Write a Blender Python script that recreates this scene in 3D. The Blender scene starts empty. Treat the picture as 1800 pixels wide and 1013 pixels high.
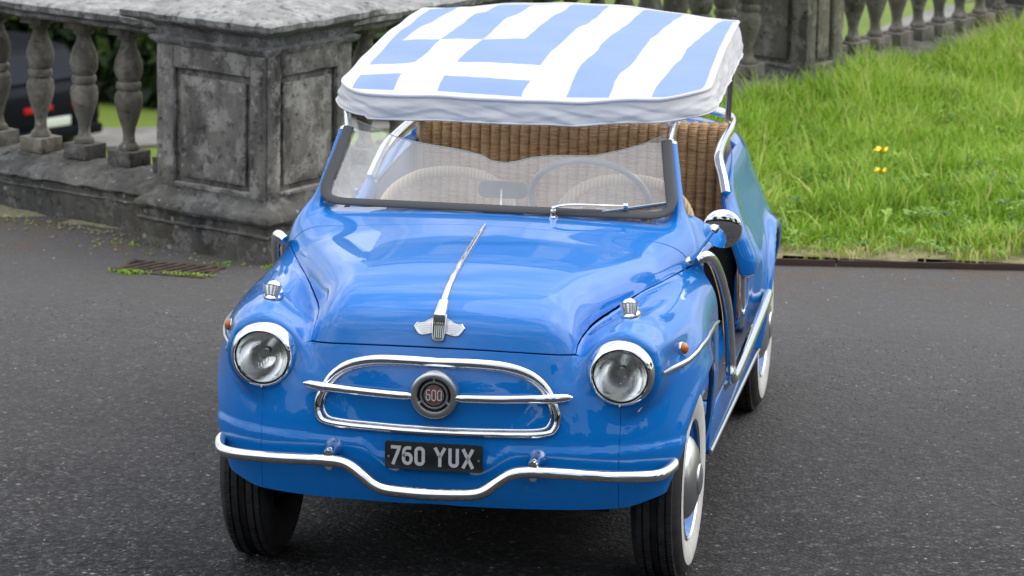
import bpy, bmesh, math, random
import numpy as np
from mathutils import Vector, Matrix, noise
random.seed(7); RNG = np.random.default_rng(11)
R = math.radians; PI = math.pi
sc = bpy.context.scene
col = sc.collection

# ------------------------------------------------------------------ camera, world, sun, exposure
CP = Vector((1.8651, -10.7345, 3.1821)); YAW, PIT, ROL, FPX = -0.1606, -0.2151, 0.0158, 6957.4
fw = Vector((math.sin(YAW)*math.cos(PIT), math.cos(YAW)*math.cos(PIT), math.sin(PIT)))
r0 = Vector((math.cos(YAW), -math.sin(YAW), 0)); u0 = r0.cross(fw)
rr = r0*math.cos(ROL)+u0*math.sin(ROL); uu = -r0*math.sin(ROL)+u0*math.cos(ROL)
cam = bpy.data.cameras.new('camera'); camo = bpy.data.objects.new('camera', cam); col.objects.link(camo)
M4 = Matrix((rr, uu, -fw)).transposed().to_4x4(); M4.translation = CP
camo.matrix_world = M4
cam.sensor_width = 36; cam.lens = FPX/1800*36; cam.clip_start = .1; cam.clip_end = 1500
cam.dof.use_dof = True; cam.dof.focus_distance = 10.6; cam.dof.aperture_fstop = 9
sc.camera = camo

SUN_EL, SUN_AZ = R(52), R(62)          # azimuth measured from +Y towards +X
w = bpy.data.worlds.new("World"); sc.world = w; w.use_nodes = True
nt = w.node_tree; nt.nodes.clear()
def N(nt, t, **k):
    n = nt.nodes.new(t)
    for a, b in k.items(): setattr(n, a, b)
    return n
out = N(nt, 'ShaderNodeOutputWorld'); bg = N(nt, 'ShaderNodeBackground')
sky = N(nt, 'ShaderNodeTexSky', sky_type='NISHITA'); sky.sun_disc = False
sky.sun_elevation = SUN_EL; sky.sun_rotation = SUN_AZ; sky.dust_density = 2.0
tc = N(nt, 'ShaderNodeTexCoord'); mp = N(nt, 'ShaderNodeMapping'); mp.inputs['Scale'].default_value = (1.3, 1.3, 3.2)
mp.inputs['Location'].default_value = (3.1, 1.7, 0.4)
nz = N(nt, 'ShaderNodeTexNoise'); nz.inputs['Scale'].default_value = 1.6; nz.inputs['Detail'].default_value = 7; nz.inputs['Roughness'].default_value = .55
rp = N(nt, 'ShaderNodeValToRGB'); rp.color_ramp.elements[0].position = .40; rp.color_ramp.elements[1].position = .60
rp.color_ramp.elements[0].color = (.25, .25, .25, 1); rp.color_ramp.elements[1].color = (.92, .92, .92, 1)
nz2 = N(nt, 'ShaderNodeTexNoise'); nz2.inputs['Scale'].default_value = 3.4; nz2.inputs['Detail'].default_value = 6
cr2 = N(nt, 'ShaderNodeValToRGB'); cr2.color_ramp.elements[0].position = .35; cr2.color_ramp.elements[1].position = .68
cr2.color_ramp.elements[0].color = (5.2, 5.5, 6.0, 1); cr2.color_ramp.elements[1].color = (11.5, 11.5, 11.6, 1)
mx = N(nt, 'ShaderNodeMix', data_type='RGBA')
nt.links.new(tc.outputs['Generated'], mp.inputs['Vector']); nt.links.new(mp.outputs[0], nz.inputs['Vector']); nt.links.new(mp.outputs[0], nz2.inputs['Vector'])
nt.links.new(nz.outputs['Fac'], rp.inputs[0]); nt.links.new(nz2.outputs['Fac'], cr2.inputs[0])
sz_ = N(nt, 'ShaderNodeSeparateXYZ'); nt.links.new(tc.outputs['Generated'], sz_.inputs[0])
mr = N(nt, 'ShaderNodeMapRange'); mr.inputs['From Min'].default_value = 0; mr.inputs['From Max'].default_value = 1; mr.inputs['To Min'].default_value = .62; mr.inputs['To Max'].default_value = 1.9
nt.links.new(sz_.outputs[2], mr.inputs[0])
cie = N(nt, 'ShaderNodeVectorMath', operation='SCALE'); nt.links.new(cr2.outputs[0], cie.inputs[0]); nt.links.new(mr.outputs[0], cie.inputs['Scale'])
nt.links.new(rp.outputs[0], mx.inputs['Factor']); nt.links.new(sky.outputs[0], mx.inputs['A']); nt.links.new(cie.outputs[0], mx.inputs['B'])
nt.links.new(mx.outputs['Result'], bg.inputs['Color']); nt.links.new(bg.outputs[0], out.inputs['Surface'])
bg.inputs['Strength'].default_value = 0.12
sun = bpy.data.lights.new('sun', 'SUN'); sun.energy = 1.0; sun.angle = R(80); sun.color = (1, .96, .90)
suno = bpy.data.objects.new('sun', sun); col.objects.link(suno)
sd = Vector((math.sin(SUN_AZ)*math.cos(SUN_EL), math.cos(SUN_AZ)*math.cos(SUN_EL), math.sin(SUN_EL)))
suno.rotation_euler = (-sd).to_track_quat('-Z', 'Y').to_euler(); suno.location = (6, -6, 12)
sc.view_settings.view_transform = 'Standard'; sc.view_settings.look = 'None'; sc.view_settings.gamma = 1
sc.view_settings.use_curve_mapping = False
sc.view_settings.exposure = 0.56
sc.cycles.max_bounces = 10; sc.cycles.transparent_max_bounces = 12; sc.cycles.caustics_reflective = False; sc.cycles.caustics_refractive = False
sc.cycles.use_denoising = True

# ------------------------------------------------------------------ helpers
def tag(o, label=None, cat=None, group=None, kind=None):
    if label: o['label'] = label
    if cat: o['category'] = cat
    if group: o['group'] = group
    if kind: o['kind'] = kind
    return o
def empty(name, loc=(0, 0, 0), rz=0):
    o = bpy.data.objects.new(name, None); col.objects.link(o); o.location = loc; o.rotation_euler = (0, 0, rz); o.empty_display_size = .1
    return o
def link(name, me, mat=None, parent=None):
    o = bpy.data.objects.new(name, me); col.objects.link(o)
    if mat is not None:
        for m in (mat if isinstance(mat, (list, tuple)) else [mat]): me.materials.append(m)
    if parent is not None: o.parent = parent
    return o
def meshnp(name, V, T, mat=None, parent=None, smooth=True, normals=None, mi=None):
    """V (n,3); T (m,k) constant-size polygons"""
    V = np.asarray(V, np.float32); T = np.asarray(T, np.int32); k = T.shape[1]
    me = bpy.data.meshes.new(name)
    me.vertices.add(len(V)); me.vertices.foreach_set('co', V.ravel())
    me.loops.add(T.size); me.loops.foreach_set('vertex_index', T.ravel())
    me.polygons.add(len(T)); me.polygons.foreach_set('loop_start', np.arange(0, T.size, k, dtype=np.int32))
    me.polygons.foreach_set('loop_total', np.full(len(T), k, np.int32))
    me.polygons.foreach_set('use_smooth', np.full(len(T), smooth))
    if mi is not None: me.polygons.foreach_set('material_index', np.asarray(mi, np.int32))
    me.update(calc_edges=True)
    if normals is not None: me.normals_split_custom_set_from_vertices([tuple(n) for n in normals])
    return link(name, me, mat, parent)
def mesh(name, V, F, mat=None, parent=None, smooth=False, autosmooth=None, bevel=None):
    me = bpy.data.meshes.new(name); me.from_pydata([tuple(v) for v in V], [], [tuple(f) for f in F]); me.update()
    if bevel or autosmooth is not None:
        bm = bmesh.new(); bm.from_mesh(me); bmesh.ops.recalc_face_normals(bm, faces=bm.faces)
        if bevel:
            es = [e for e in bm.edges if len(e.link_faces) == 2 and e.calc_face_angle(0) > R(25)]
            bmesh.ops.bevel(bm, geom=es, offset=bevel, segments=2, affect='EDGES', profile=.6, clamp_overlap=True)
        if autosmooth is not None:
            for f in bm.faces: f.smooth = True
            for e in bm.edges:
                if len(e.link_faces) == 2 and e.calc_face_angle(0) > R(autosmooth): e.smooth = False
        bm.to_mesh(me); bm.free()
    elif smooth:
        me.polygons.foreach_set('use_smooth', [True]*len(me.polygons))
    return link(name, me, mat, parent)
def boxVF(x0, x1, y0, y1, z0, z1):
    V = [(x, y, z) for z in (z0, z1) for y in (y0, y1) for x in (x0, x1)]
    F = [(0, 2, 3, 1), (4, 5, 7, 6), (0, 1, 5, 4), (2, 6, 7, 3), (0, 4, 6, 2), (1, 3, 7, 5)]
    return V, F
def box(name, b, mat, parent=None, bevel=.004, xf=None):
    V, F = boxVF(*b)
    if xf: V = [xf(*v) for v in V]
    return mesh(name, V, F, mat, parent, bevel=bevel, autosmooth=40)
class Acc:
    def __init__(s): s.V = []; s.F = []
    def add(s, V, F):
        n = len(s.V); s.V += [tuple(v) for v in V]; s.F += [tuple(i+n for i in f) for f in F]; return s
    def box(s, *b, xf=None):
        V, F = boxVF(*b)
        if xf: V = [xf(*v) for v in V]
        return s.add(V, F)
def catmull(P, n=8, closed=False):
    P = [np.array(p, float) for p in P]; m = len(P); out = []
    for i in range(m if closed else m-1):
        if closed: a, b, c, d = P[(i-1) % m], P[i], P[(i+1) % m], P[(i+2) % m]
        else: a, b, c, d = P[max(i-1, 0)], P[i], P[i+1], P[min(i+2, m-1)]
        for k in range(n):
            t = k/n
            out.append(.5*((2*b)+(c-a)*t+(2*a-5*b+4*c-d)*t*t+(3*b-a-3*c+d)*t**3))
    if not closed: out.append(P[-1])
    return np.array(out)
def tubeVF(path, r, n=12, closed=False, cap=True, flat=None, up=None):
    """sweep circle (or ellipse flat=(a,b) in (side,up) axes) along path"""
    P = np.asarray(path, float); m = len(P)
    rad = np.full(m, r, float) if np.isscalar(r) else np.asarray(r, float)
    if closed: T = np.roll(P, -1, 0)-np.roll(P, 1, 0)
    else: T = np.gradient(P, axis=0)
    T /= np.linalg.norm(T, axis=1)[:, None]+1e-12
    nrm = np.array(up if up is not None else ((0, 0, 1) if abs(T[0][2]) < .9 else (1, 0, 0)), float)
    V = []
    for i in range(m):
        if up is not None:
            U = np.array(up if np.ndim(up) == 1 else up[i], float)
        else: U = nrm
        U = U-T[i]*(U@T[i]); U /= np.linalg.norm(U)+1e-12; nrm = U
        S = np.cross(T[i], U)
        for k in range(n):
            a = 2*PI*k/n
            ca, sa = math.cos(a), math.sin(a)
            if flat: ca *= flat[0]; sa *= flat[1]
            V.append(P[i]+rad[i]*(S*ca+U*sa))
    F = []
    for i in range(m if closed else m-1):
        j = (i+1) % m
        for k in range(n):
            l = (k+1) % n; F.append((i*n+k, i*n+l, j*n+l, j*n+k))
    if cap and not closed: F.append(tuple(range(n))[::-1]); F.append(tuple((m-1)*n+k for k in range(n)))
    return V, F
def tube(name, path, r, mat, parent=None, n=12, **k):
    V, F = tubeVF(path, r, n, **k)
    return mesh(name, V, F, mat, parent, autosmooth=50)
def latheVF(prof, n=32, c=(0, 0, 0), ax='z', M=None):
    V = []; F = []
    for (r, h) in prof:
        for k in range(n):
            a = 2*PI*k/n; x, y = r*math.cos(a), r*math.sin(a)
            if ax == 'z': p = (x, y, h)
            elif ax == 'y': p = (x, h, y)
            else: p = (h, x, y)
            if M is not None: p = M @ Vector(p)
            V.append((p[0]+c[0], p[1]+c[1], p[2]+c[2]))
    for i in range(len(prof)-1):
        for k in range(n):
            l = (k+1) % n; F.append((i*n+k, i*n+l, (i+1)*n+l, (i+1)*n+k))
    return V, F
def lathe(name, prof, mat, parent=None, n=32, c=(0, 0, 0), ax='z', M=None, ang=40):
    V, F = latheVF(prof, n, c, ax, M)
    return mesh(name, V, F, mat, parent, autosmooth=ang)
def prismVF(pts, h0, h1, xf):
    """2D polygon -> prism; xf(u,v,h)->xyz"""
    n = len(pts)
    V = [xf(p[0], p[1], h0) for p in pts]+[xf(p[0], p[1], h1) for p in pts]
    F = [tuple(range(n))[::-1], tuple(range(n, 2*n))]+[(i, (i+1) % n, (i+1) % n+n, i+n) for i in range(n)]
    return V, F
def rrect(w_, h_, r, n=6, cx=0, cy=0):
    o = []
    for (sx, sy, a0) in ((1, 1, 0), (-1, 1, 90), (-1, -1, 180), (1, -1, 270)):
        for k in range(n+1):
            a = R(a0+90*k/n); o.append((cx+sx*(w_/2-r)+r*math.cos(a), cy+sy*(h_/2-r)+r*math.sin(a)))
    return o
def pchip(xs, ys, win=21):
    xs = np.array(xs, float); ys = np.array(ys, float); h = np.diff(xs); d = np.diff(ys)/h
    m = np.zeros(len(xs)); m[0], m[-1] = d[0], d[-1]
    for i in range(1, len(xs)-1):
        m[i] = 0 if d[i-1]*d[i] <= 0 else (h[i-1]+h[i])*1.0/((h[i-1])/d[i-1]+(h[i])/d[i])
    gx = np.linspace(xs[0], xs[-1], 400); i = np.clip(np.searchsorted(xs, gx)-1, 0, len(h)-1); t = (gx-xs[i])/h[i]
    gy = (2*t**3-3*t**2+1)*ys[i]+(t**3-2*t**2+t)*h[i]*m[i]+(-2*t**3+3*t**2)*ys[i+1]+(t**3-t**2)*h[i]*m[i+1]
    k = np.hanning(win); k /= k.sum(); gp = np.pad(gy, win//2, mode='reflect', reflect_type='odd'); gy = np.convolve(gp, k, 'valid')
    return lambda x: np.interp(x, gx, gy)
def smax(a, b, k):
    h = np.maximum(k-np.abs(a-b), 0)/k; return np.maximum(a, b)+h*h*k*.25
def smin(a, b, k): return -smax(-a, -b, k)
def smooth01(t): t = np.clip(t, 0, 1); return t*t*(3-2*t)

# ------------------------------------------------------------------ materials
def mat(name, base=(.5, .5, .5), rough=.5, metal=0, **k):
    m = bpy.data.materials.new(name); m.use_nodes = True; b = m.node_tree.nodes['Principled BSDF']
    b.inputs['Base Color'].default_value = (*base, 1); b.inputs['Roughness'].default_value = rough; b.inputs['Metallic'].default_value = metal
    for a, v in k.items(): b.inputs[a.replace('_', ' ')].default_value = v
    return m
def nodes(m): return m.node_tree, m.node_tree.nodes['Principled BSDF']
def noise_tex(t, scale, detail=4, rough=.5, vec=None, dist=0):
    n = N(t, 'ShaderNodeTexNoise'); n.inputs['Scale'].default_value = scale; n.inputs['Detail'].default_value = detail
    n.inputs['Roughness'].default_value = rough; n.inputs['Distortion'].default_value = dist
    if vec is not None: t.links.new(vec, n.inputs['Vector'])
    return n.outputs['Fac']
def ramp(t, fac, stops):
    r = N(t, 'ShaderNodeValToRGB'); e = r.color_ramp.elements
    while len(e) < len(stops): e.new(.5)
    for i, (p, c) in enumerate(stops):
        e[i].position = p; e[i].color = (*c, 1) if not np.isscalar(c) else (c, c, c, 1)
    t.links.new(fac, r.inputs[0]); return r.outputs[0]
def mixc(t, f, a, b, blend='MIX'):
    m = N(t, 'ShaderNodeMix', data_type='RGBA', blend_type=blend)
    for s, v in (('Factor', f), ('A', a), ('B', b)):
        if isinstance(v, bpy.types.NodeSocket): t.links.new(v, m.inputs[s])
        elif np.isscalar(v): m.inputs[s].default_value = v if s == 'Factor' else (v, v, v, 1)
        else: m.inputs[s].default_value = (*v, 1)
    return m.outputs['Result']
def math_(t, op, a, b=None, c=None):
    m = N(t, 'ShaderNodeMath', operation=op)
    for i, v in enumerate((a, b, c)):
        if v is None: continue
        if isinstance(v, bpy.types.NodeSocket): t.links.new(v, m.inputs[i])
        else: m.inputs[i].default_value = v
    return m.outputs[0]
def bump(t, b, h, strength=.3, dist=.01, prev=None):
    n = N(t, 'ShaderNodeBump'); n.inputs['Strength'].default_value = strength; n.inputs['Distance'].default_value = dist
    t.links.new(h, n.inputs['Height'])
    if prev is not None: t.links.new(prev, n.inputs['Normal'])
    if b is not None: t.links.new(n.outputs[0], b.inputs['Normal'])
    return n.outputs[0]
def objco(t): return N(t, 'ShaderNodeTexCoord').outputs['Object']
def geopos(t): return N(t, 'ShaderNodeNewGeometry').outputs['Position']
M_ = {}
m = M_['paint'] = mat('blue_paint', (.006, .130, .60), .34, 0, Coat_Weight=1.0, Coat_Roughness=.02, Coat_IOR=1.52, Specular_IOR_Level=.08)
t, b = nodes(m); pv = geopos(t)
t.links.new(mixc(t, noise_tex(t, 3, 3, vec=pv), (.001, .158, .535), (.002, .170, .565)), b.inputs['Base Color'])
m = M_['chrome'] = mat('chrome', (.86, .87, .88), .06, 1)
t, b = nodes(m); t.links.new(ramp(t, noise_tex(t, 30, 5, vec=geopos(t)), [(.4, .03), (.75, .10)]), b.inputs['Roughness'])
M_['brushed'] = mat('dull_aluminium', (.62, .63, .63), .32, 1)
m = M_['hub'] = mat('satin_hubcap', (.68, .69, .69), .28, 1)
M_['steel'] = mat('steel_tube', (.45, .45, .43), .25, 1)
m = M_['rubber'] = mat('seal_rubber', (.042, .044, .048), .5)
M_['edge'] = mat('glass_edge', (.35, .42, .40), .2)
m = M_['tyre'] = mat('tyre_rubber', (.018, .018, .019), .72)
t, b = nodes(m); t.links.new(ramp(t, noise_tex(t, 22, 6, vec=geopos(t)), [(.35, (.012, .012, .013)), (.7, (.034, .033, .032))]), b.inputs['Base Color'])
m = M_['whitewall'] = mat('whitewall', (.70, .69, .64), .5)
t, b = nodes(m); t.links.new(ramp(t, noise_tex(t, 18, 6, vec=geopos(t)), [(.3, (.60, .59, .54)), (.7, (.74, .73, .69))]), b.inputs['Base Color'])
M_['dark'] = mat('underbody_black', (.012, .012, .013), .8)
M_['mat'] = mat('ribbed_rubber_mat', (.05, .05, .07), .5)
M_['plate'] = mat('plate_black', (.012, .012, .014), .35)
M_['silver'] = mat('plate_silver', (.60, .61, .62), .4, .2)
M_['amber'] = mat('amber_lens', (.80, .20, .015), .15, Transmission_Weight=.35, Coat_Weight=.6)
M_['face'] = mat('badge_grey', (.10, .11, .09), .4, .6)
M_['badge'] = mat('badge_bronze', (.36, .16, .12), .35, .7)
M_['black'] = mat('black_enamel', (.01, .01, .012), .25)
M_['ivory'] = mat('steering_ivory', (.22, .19, .20), .3, Coat_Weight=.5)
m = M_['wicker'] = mat('wicker', (.30, .17, .075), .6)
t, b = nodes(m); pv = geopos(t)
sep = N(t, 'ShaderNodeSeparateXYZ'); t.links.new(pv, sep.inputs[0])
mpw = N(t, 'ShaderNodeMapping'); mpw.inputs['Scale'].default_value = (16, 16, 170); t.links.new(pv, mpw.inputs[0])
st = noise_tex(t, 1.0, 3, .6, vec=mpw.outputs[0])
c1 = ramp(t, st, [(.28, (.34, .18, .07)), (.5, (.68, .41, .18)), (.72, (.82, .57, .30))])
c2 = mixc(t, ramp(t, noise_tex(t, 5, 3, vec=pv), [(.3, 0.), (.7, 1.)]), c1, (.52, .33, .16)); 
mm = mixc(t, .6, c2, c1); t.links.new(mm, b.inputs['Base Color'])
bump(t, b, math_(t, 'SINE', math_(t, 'MULTIPLY', sep.outputs[2], 900)), .5, .002)
m = M_['wicker_pale'] = mat('wicker_rim', (.45, .29, .14), .55)
t, b = nodes(m); pv = geopos(t); wv = N(t, 'ShaderNodeTexWave'); wv.inputs['Scale'].default_value = 26; wv.inputs['Distortion'].default_value = 1.5; t.links.new(pv, wv.inputs[0])
t.links.new(ramp(t, wv.outputs['Fac'], [(.1, (.56, .38, .19)), (.8, (.70, .50, .28))]), b.inputs['Base Color']); bump(t, b, wv.outputs['Fac'], .5, .003)
# thin windscreen glass: transparent pane, boosted two-surface Fresnel reflection, painted-in pale veil
m = M_['glass'] = bpy.data.materials.new('windscreen_glass'); m.use_nodes = True; t = m.node_tree; t.nodes.clear()
o_ = N(t, 'ShaderNodeOutputMaterial'); tr = N(t, 'ShaderNodeBsdfTransparent'); tr.inputs[0].default_value = (.93, .96, .95, 1)
gl = N(t, 'ShaderNodeBsdfGlossy'); gl.inputs['Roughness'].default_value = .015; gl.inputs[0].default_value = (1, 1, 1, 1)
fr = N(t, 'ShaderNodeFresnel'); fr.inputs[0].default_value = 1.62
f2 = math_(t, 'MULTIPLY', fr.outputs[0], 2.0)
m1 = N(t, 'ShaderNodeMixShader'); t.links.new(math_(t, 'MINIMUM', f2, 1.0), m1.inputs[0]); t.links.new(tr.outputs[0], m1.inputs[1]); t.links.new(gl.outputs[0], m1.inputs[2])
df = N(t, 'ShaderNodeBsdfDiffuse'); df.inputs[0].default_value = (.8, .8, .8, 1)  # even pale diffuse veil stands in for the milky sky reflection
m2 = N(t, 'ShaderNodeMixShader'); t.links.new(ramp(t, noise_tex(t, 9, 6, vec=geopos(t)), [(.3, .11), (.75, .19)]), m2.inputs[0])
t.links.new(m1.outputs[0], m2.inputs[1]); t.links.new(df.outputs[0], m2.inputs[2]); t.links.new(m2.outputs[0], o_.inputs[0])
m = M_['lens'] = mat('headlight_glass', (.97, .98, .97), .02, Transmission_Weight=1.0, IOR=1.30)
M_['reflector'] = mat('reflector', (.95, .95, .94), .13, 1)
M_['mirror'] = mat('mirror_glass', (.9, .9, .9), .01, 1)
M_['clear'] = mat('clear_lens', (.82, .83, .84), .12, .75)
m = M_['cloth'] = mat('white_canvas', (.86, .86, .86), .8, Subsurface_Weight=.0)
t, b = nodes(m); bump(t, b, noise_tex(t, 14, 4, vec=geopos(t)), .25, .01)
# flag-printed canopy cloth: (u across 0..1, v front-to-rear 0..1)
m = M_['flag'] = mat('striped_canvas', (.8, .8, .8), .8)
t, b = nodes(m); at = N(t, 'ShaderNodeAttribute', attribute_name='print_uv'); sp_ = N(t, 'ShaderNodeSeparateXYZ'); t.links.new(at.outputs['Vector'], sp_.inputs[0])
gp = geopos(t)
wob = math_(t, 'MULTIPLY', math_(t, 'SUBTRACT', noise_tex(t, 4, 2, vec=gp), .5), .030)
wob2 = math_(t, 'MULTIPLY', math_(t, 'SUBTRACT', noise_tex(t, 5, 3, vec=gp), .5), .06)
U_ = math_(t, 'ADD', sp_.outputs[0], wob); Vv = math_(t, 'ADD', sp_.outputs[1], wob2)
def band(x, a, c):      # 1 inside a<x<c
    return math_(t, 'MULTIPLY', math_(t, 'GREATER_THAN', x, a), math_(t, 'LESS_THAN', x, c))
stripe = math_(t, 'LESS_THAN', math_(t, 'FRACT', math_(t, 'MULTIPLY', U_, 4.5)), .5)      # 9 stripes, blue first
canton = math_(t, 'MULTIPLY', math_(t, 'LESS_THAN', U_, .5555), math_(t, 'LESS_THAN', Vv, .435))
cross = math_(t, 'MAXIMUM', band(U_, .2222, .3333), band(Vv, .112, .205))
cant_blue = math_(t, 'SUBTRACT', 1.0, cross)
blue = math_(t, 'ADD', math_(t, 'MULTIPLY', canton, cant_blue), math_(t, 'MULTIPLY', math_(t, 'SUBTRACT', 1.0, canton), stripe))
edge = math_(t, 'MULTIPLY', band(sp_.outputs[2], .022, .978), band(sp_.outputs[1], .022, .985))
blue = math_(t, 'MULTIPLY', blue, edge)
bl = mixc(t, noise_tex(t, 6, 3, vec=gp), (.29, .425, .78), (.37, .50, .84))
t.links.new(mixc(t, blue, (.86, .86, .855), bl), b.inputs['Base Color']); bump(t, b, noise_tex(t, 10, 4, vec=gp), .2, .008)
for k_ in ('cloth', 'flag'):
    t, b = nodes(M_[k_]); tl = N(t, 'ShaderNodeBsdfTranslucent'); ms = N(t, 'ShaderNodeMixShader'); ms.inputs[0].default_value = .28; tl.inputs[0].default_value = (.8, .8, .8, 1)
    if b.inputs['Base Color'].links: t.links.new(b.inputs['Base Color'].links[0].from_socket, tl.inputs[0])
    t.links.new(b.outputs[0], ms.inputs[1]); t.links.new(tl.outputs[0], ms.inputs[2]); t.links.new(ms.outputs[0], t.nodes['Material Output'].inputs[0])
# stone
def stone(name, dark=(.040, .038, .035), mid=(.19, .18, .158), light=(.40, .385, .35), seed=0, bias=0., warm=0., up=.6):
    m = mat(name, mid, .9); t, b = nodes(m); pv = geopos(t)
    mpn = N(t, 'ShaderNodeMapping'); mpn.inputs['Location'].default_value = (seed, seed*1.7, seed*.3); t.links.new(pv, mpn.inputs[0]); v = mpn.outputs[0]
    mp2 = N(t, 'ShaderNodeMapping'); mp2.inputs['Scale'].default_value = (1, 1, .28); t.links.new(v, mp2.inputs[0])
    base = ramp(t, noise_tex(t, 6, 8, .62, vec=mp2.outputs[0], dist=.12), [(.30-bias, dark), (.48-bias, mid), (.72-bias, tuple(.62*a+.38*c for a, c in zip(mid, light)))])
    # up-facing surfaces get a paler tone, in patches
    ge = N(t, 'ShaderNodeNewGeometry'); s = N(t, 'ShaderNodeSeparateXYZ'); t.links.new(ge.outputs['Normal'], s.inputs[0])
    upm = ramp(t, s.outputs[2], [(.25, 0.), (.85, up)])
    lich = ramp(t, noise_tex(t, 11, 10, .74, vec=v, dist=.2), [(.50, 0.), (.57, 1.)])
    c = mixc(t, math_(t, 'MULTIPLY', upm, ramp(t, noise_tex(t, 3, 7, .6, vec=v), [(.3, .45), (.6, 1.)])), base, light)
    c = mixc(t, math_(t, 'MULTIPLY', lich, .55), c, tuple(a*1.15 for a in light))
    vo = N(t, 'ShaderNodeTexVoronoi', feature='F1'); vo.inputs['Scale'].default_value = 16; vo.inputs['Randomness'].default_value = 1
    wn = noise_tex(t, 40, 4, vec=v)
    t.links.new(v, vo.inputs['Vector'])
    spots = math_(t, 'MULTIPLY', math_(t, 'LESS_THAN', math_(t, 'ADD', vo.outputs['Distance'], math_(t, 'MULTIPLY', wn, .25)), .27), ramp(t, noise_tex(t, 2.6, 3, vec=v), [(.50, 0.), (.58, 1.)]))
    c = mixc(t, math_(t, 'MULTIPLY', spots, .6), c, (.50, .50, .47))
    mpf = N(t, 'ShaderNodeMapping'); mpf.inputs['Scale'].default_value = (3.2, 3.2, 1.0); t.links.new(v, mpf.inputs[0])
    pits = ramp(t, noise_tex(t, 26, 9, .75, vec=v), [(.36, .28), (.46, 1.)])
    c = mixc(t, 1.0, c, pits, 'MULTIPLY')
    streak = ramp(t, noise_tex(t, 5, 8, .6, vec=mpf.outputs[0]), [(.36, .5), (.56, 1.)])
    c = mixc(t, .55, c, mixc(t, 1.0, c, streak, 'MULTIPLY'))
    if warm: c = mixc(t, math_(t, 'MULTIPLY', ramp(t, noise_tex(t, 2.2, 5, vec=v), [(.45, 0.), (.7, 1.)]), warm), c, (.26, .22, .13))
    t.links.new(c, b.inputs['Base Color'])
    h1 = bump(t, None, noise_tex(t, 7, 10, .62, vec=v), .7, .02); bump(t, b, noise_tex(t, 45, 8, .7, vec=v), .75, .006, prev=h1)
    return m
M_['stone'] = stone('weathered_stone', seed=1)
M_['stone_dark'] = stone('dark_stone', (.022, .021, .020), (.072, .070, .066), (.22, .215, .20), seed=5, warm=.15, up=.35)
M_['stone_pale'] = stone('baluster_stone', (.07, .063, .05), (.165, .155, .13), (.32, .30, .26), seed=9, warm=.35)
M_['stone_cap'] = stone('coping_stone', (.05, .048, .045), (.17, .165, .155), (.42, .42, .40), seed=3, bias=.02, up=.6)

# ------------------------------------------------------------------ ground, terrace, bank, lower park
m = M_['asphalt'] = mat('asphalt', (.06, .06, .06), .9, Specular_IOR_Level=.2)
t, b = nodes(m); pv = geopos(t)
vo = N(t, 'ShaderNodeTexVoronoi', feature='F1'); vo.inputs['Scale'].default_value = 78; t.links.new(pv, vo.inputs['Vector'])
vo2 = N(t, 'ShaderNodeTexVoronoi', feature='F1'); vo2.inputs['Scale'].default_value = 190; t.links.new(pv, vo2.inputs['Vector'])
vc = N(t, 'ShaderNodeSeparateColor'); t.links.new(vo.outputs['Color'], vc.inputs[0])
chips = ramp(t, vc.outputs[0], [(.0, (.019, .019, .0205)), (.6, (.040, .040, .042)), (.9, (.072, .072, .073)), (.992, (.13, .128, .126)), (1.0, (.34, .33, .31))])
gapm = ramp(t, vo.outputs['Distance'], [(.35, 1.), (.75, .42)])
c = mixc(t, 1., chips, gapm, 'MULTIPLY')
big = ramp(t, noise_tex(t, .9, 6, .6, vec=pv), [(.3, .62), (.7, 1.0)]); c = mixc(t, 1., c, big, 'MULTIPLY')
med = mixc(t, 1., ramp(t, noise_tex(t, 14, 8, .72, vec=pv), [(.34, .55), (.50, 1.0), (.66, 1.4)]), ramp(t, noise_tex(t, 30, 7, .75, vec=pv), [(.38, .42), (.49, .95), (.60, 1.75)]), 'MULTIPLY'); c = mixc(t, 1., c, med, 'MULTIPLY'); c = mixc(t, 1., c, ramp(t, noise_tex(t, 4.2, 7, .7, vec=pv), [(.36, .72), (.5, 1.), (.64, 1.22)]), 'MULTIPLY')
# dust and dirt washed up near the wall and along the grass edge (further from the car it is paler)
sxyz = N(t, 'ShaderNodeSeparateXYZ'); t.links.new(pv, sxyz.inputs[0])
yy = math_(t, 'ADD', sxyz.outputs[1], math_(t, 'MULTIPLY', noise_tex(t, 1.6, 6, .6, vec=pv), 1.6))
c = mixc(t, ramp(t, math_(t, 'DIVIDE', yy, 6.), [(-.10, 0.), (.70, .72)]), c, (.132, .125, .120))
c = mixc(t, math_(t, 'MULTIPLY', ramp(t, math_(t, 'DIVIDE', yy, 6.), [(.74, 0.), (.86, 1.)]), ramp(t, noise_tex(t, 5, 7, .7, vec=pv), [(.45, 0.), (.62, .7)])), c, (.12, .085, .055))
t.links.new(c, b.inputs['Base Color'])
h0 = bump(t, None, noise_tex(t, 12, 6, .6, vec=pv), .5, .012); h1 = bump(t, None, math_(t, 'SUBTRACT', 1., vo.outputs['Distance']), .8, .006, prev=h0)
bump(t, b, math_(t, 'SUBTRACT', 1., vo2.outputs['Distance']), .4, .003, prev=h1)
A0 = Vector((-1.443, 3.81, 0)); E1 = Vector((-.891, .454, 0)); E2 = Vector((.454, .891, 0)); NR = Vector((.891, -.454, 0))
def W1(s, q, z): p = A0+E1*s+E2*q; return (p.x, p.y, z)     # left wall: s along, q behind the face
def W2(s, q, z): p = A0+E2*s-NR*q; return (p.x, p.y, z)     # right wall: s along, q behind the face
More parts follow.
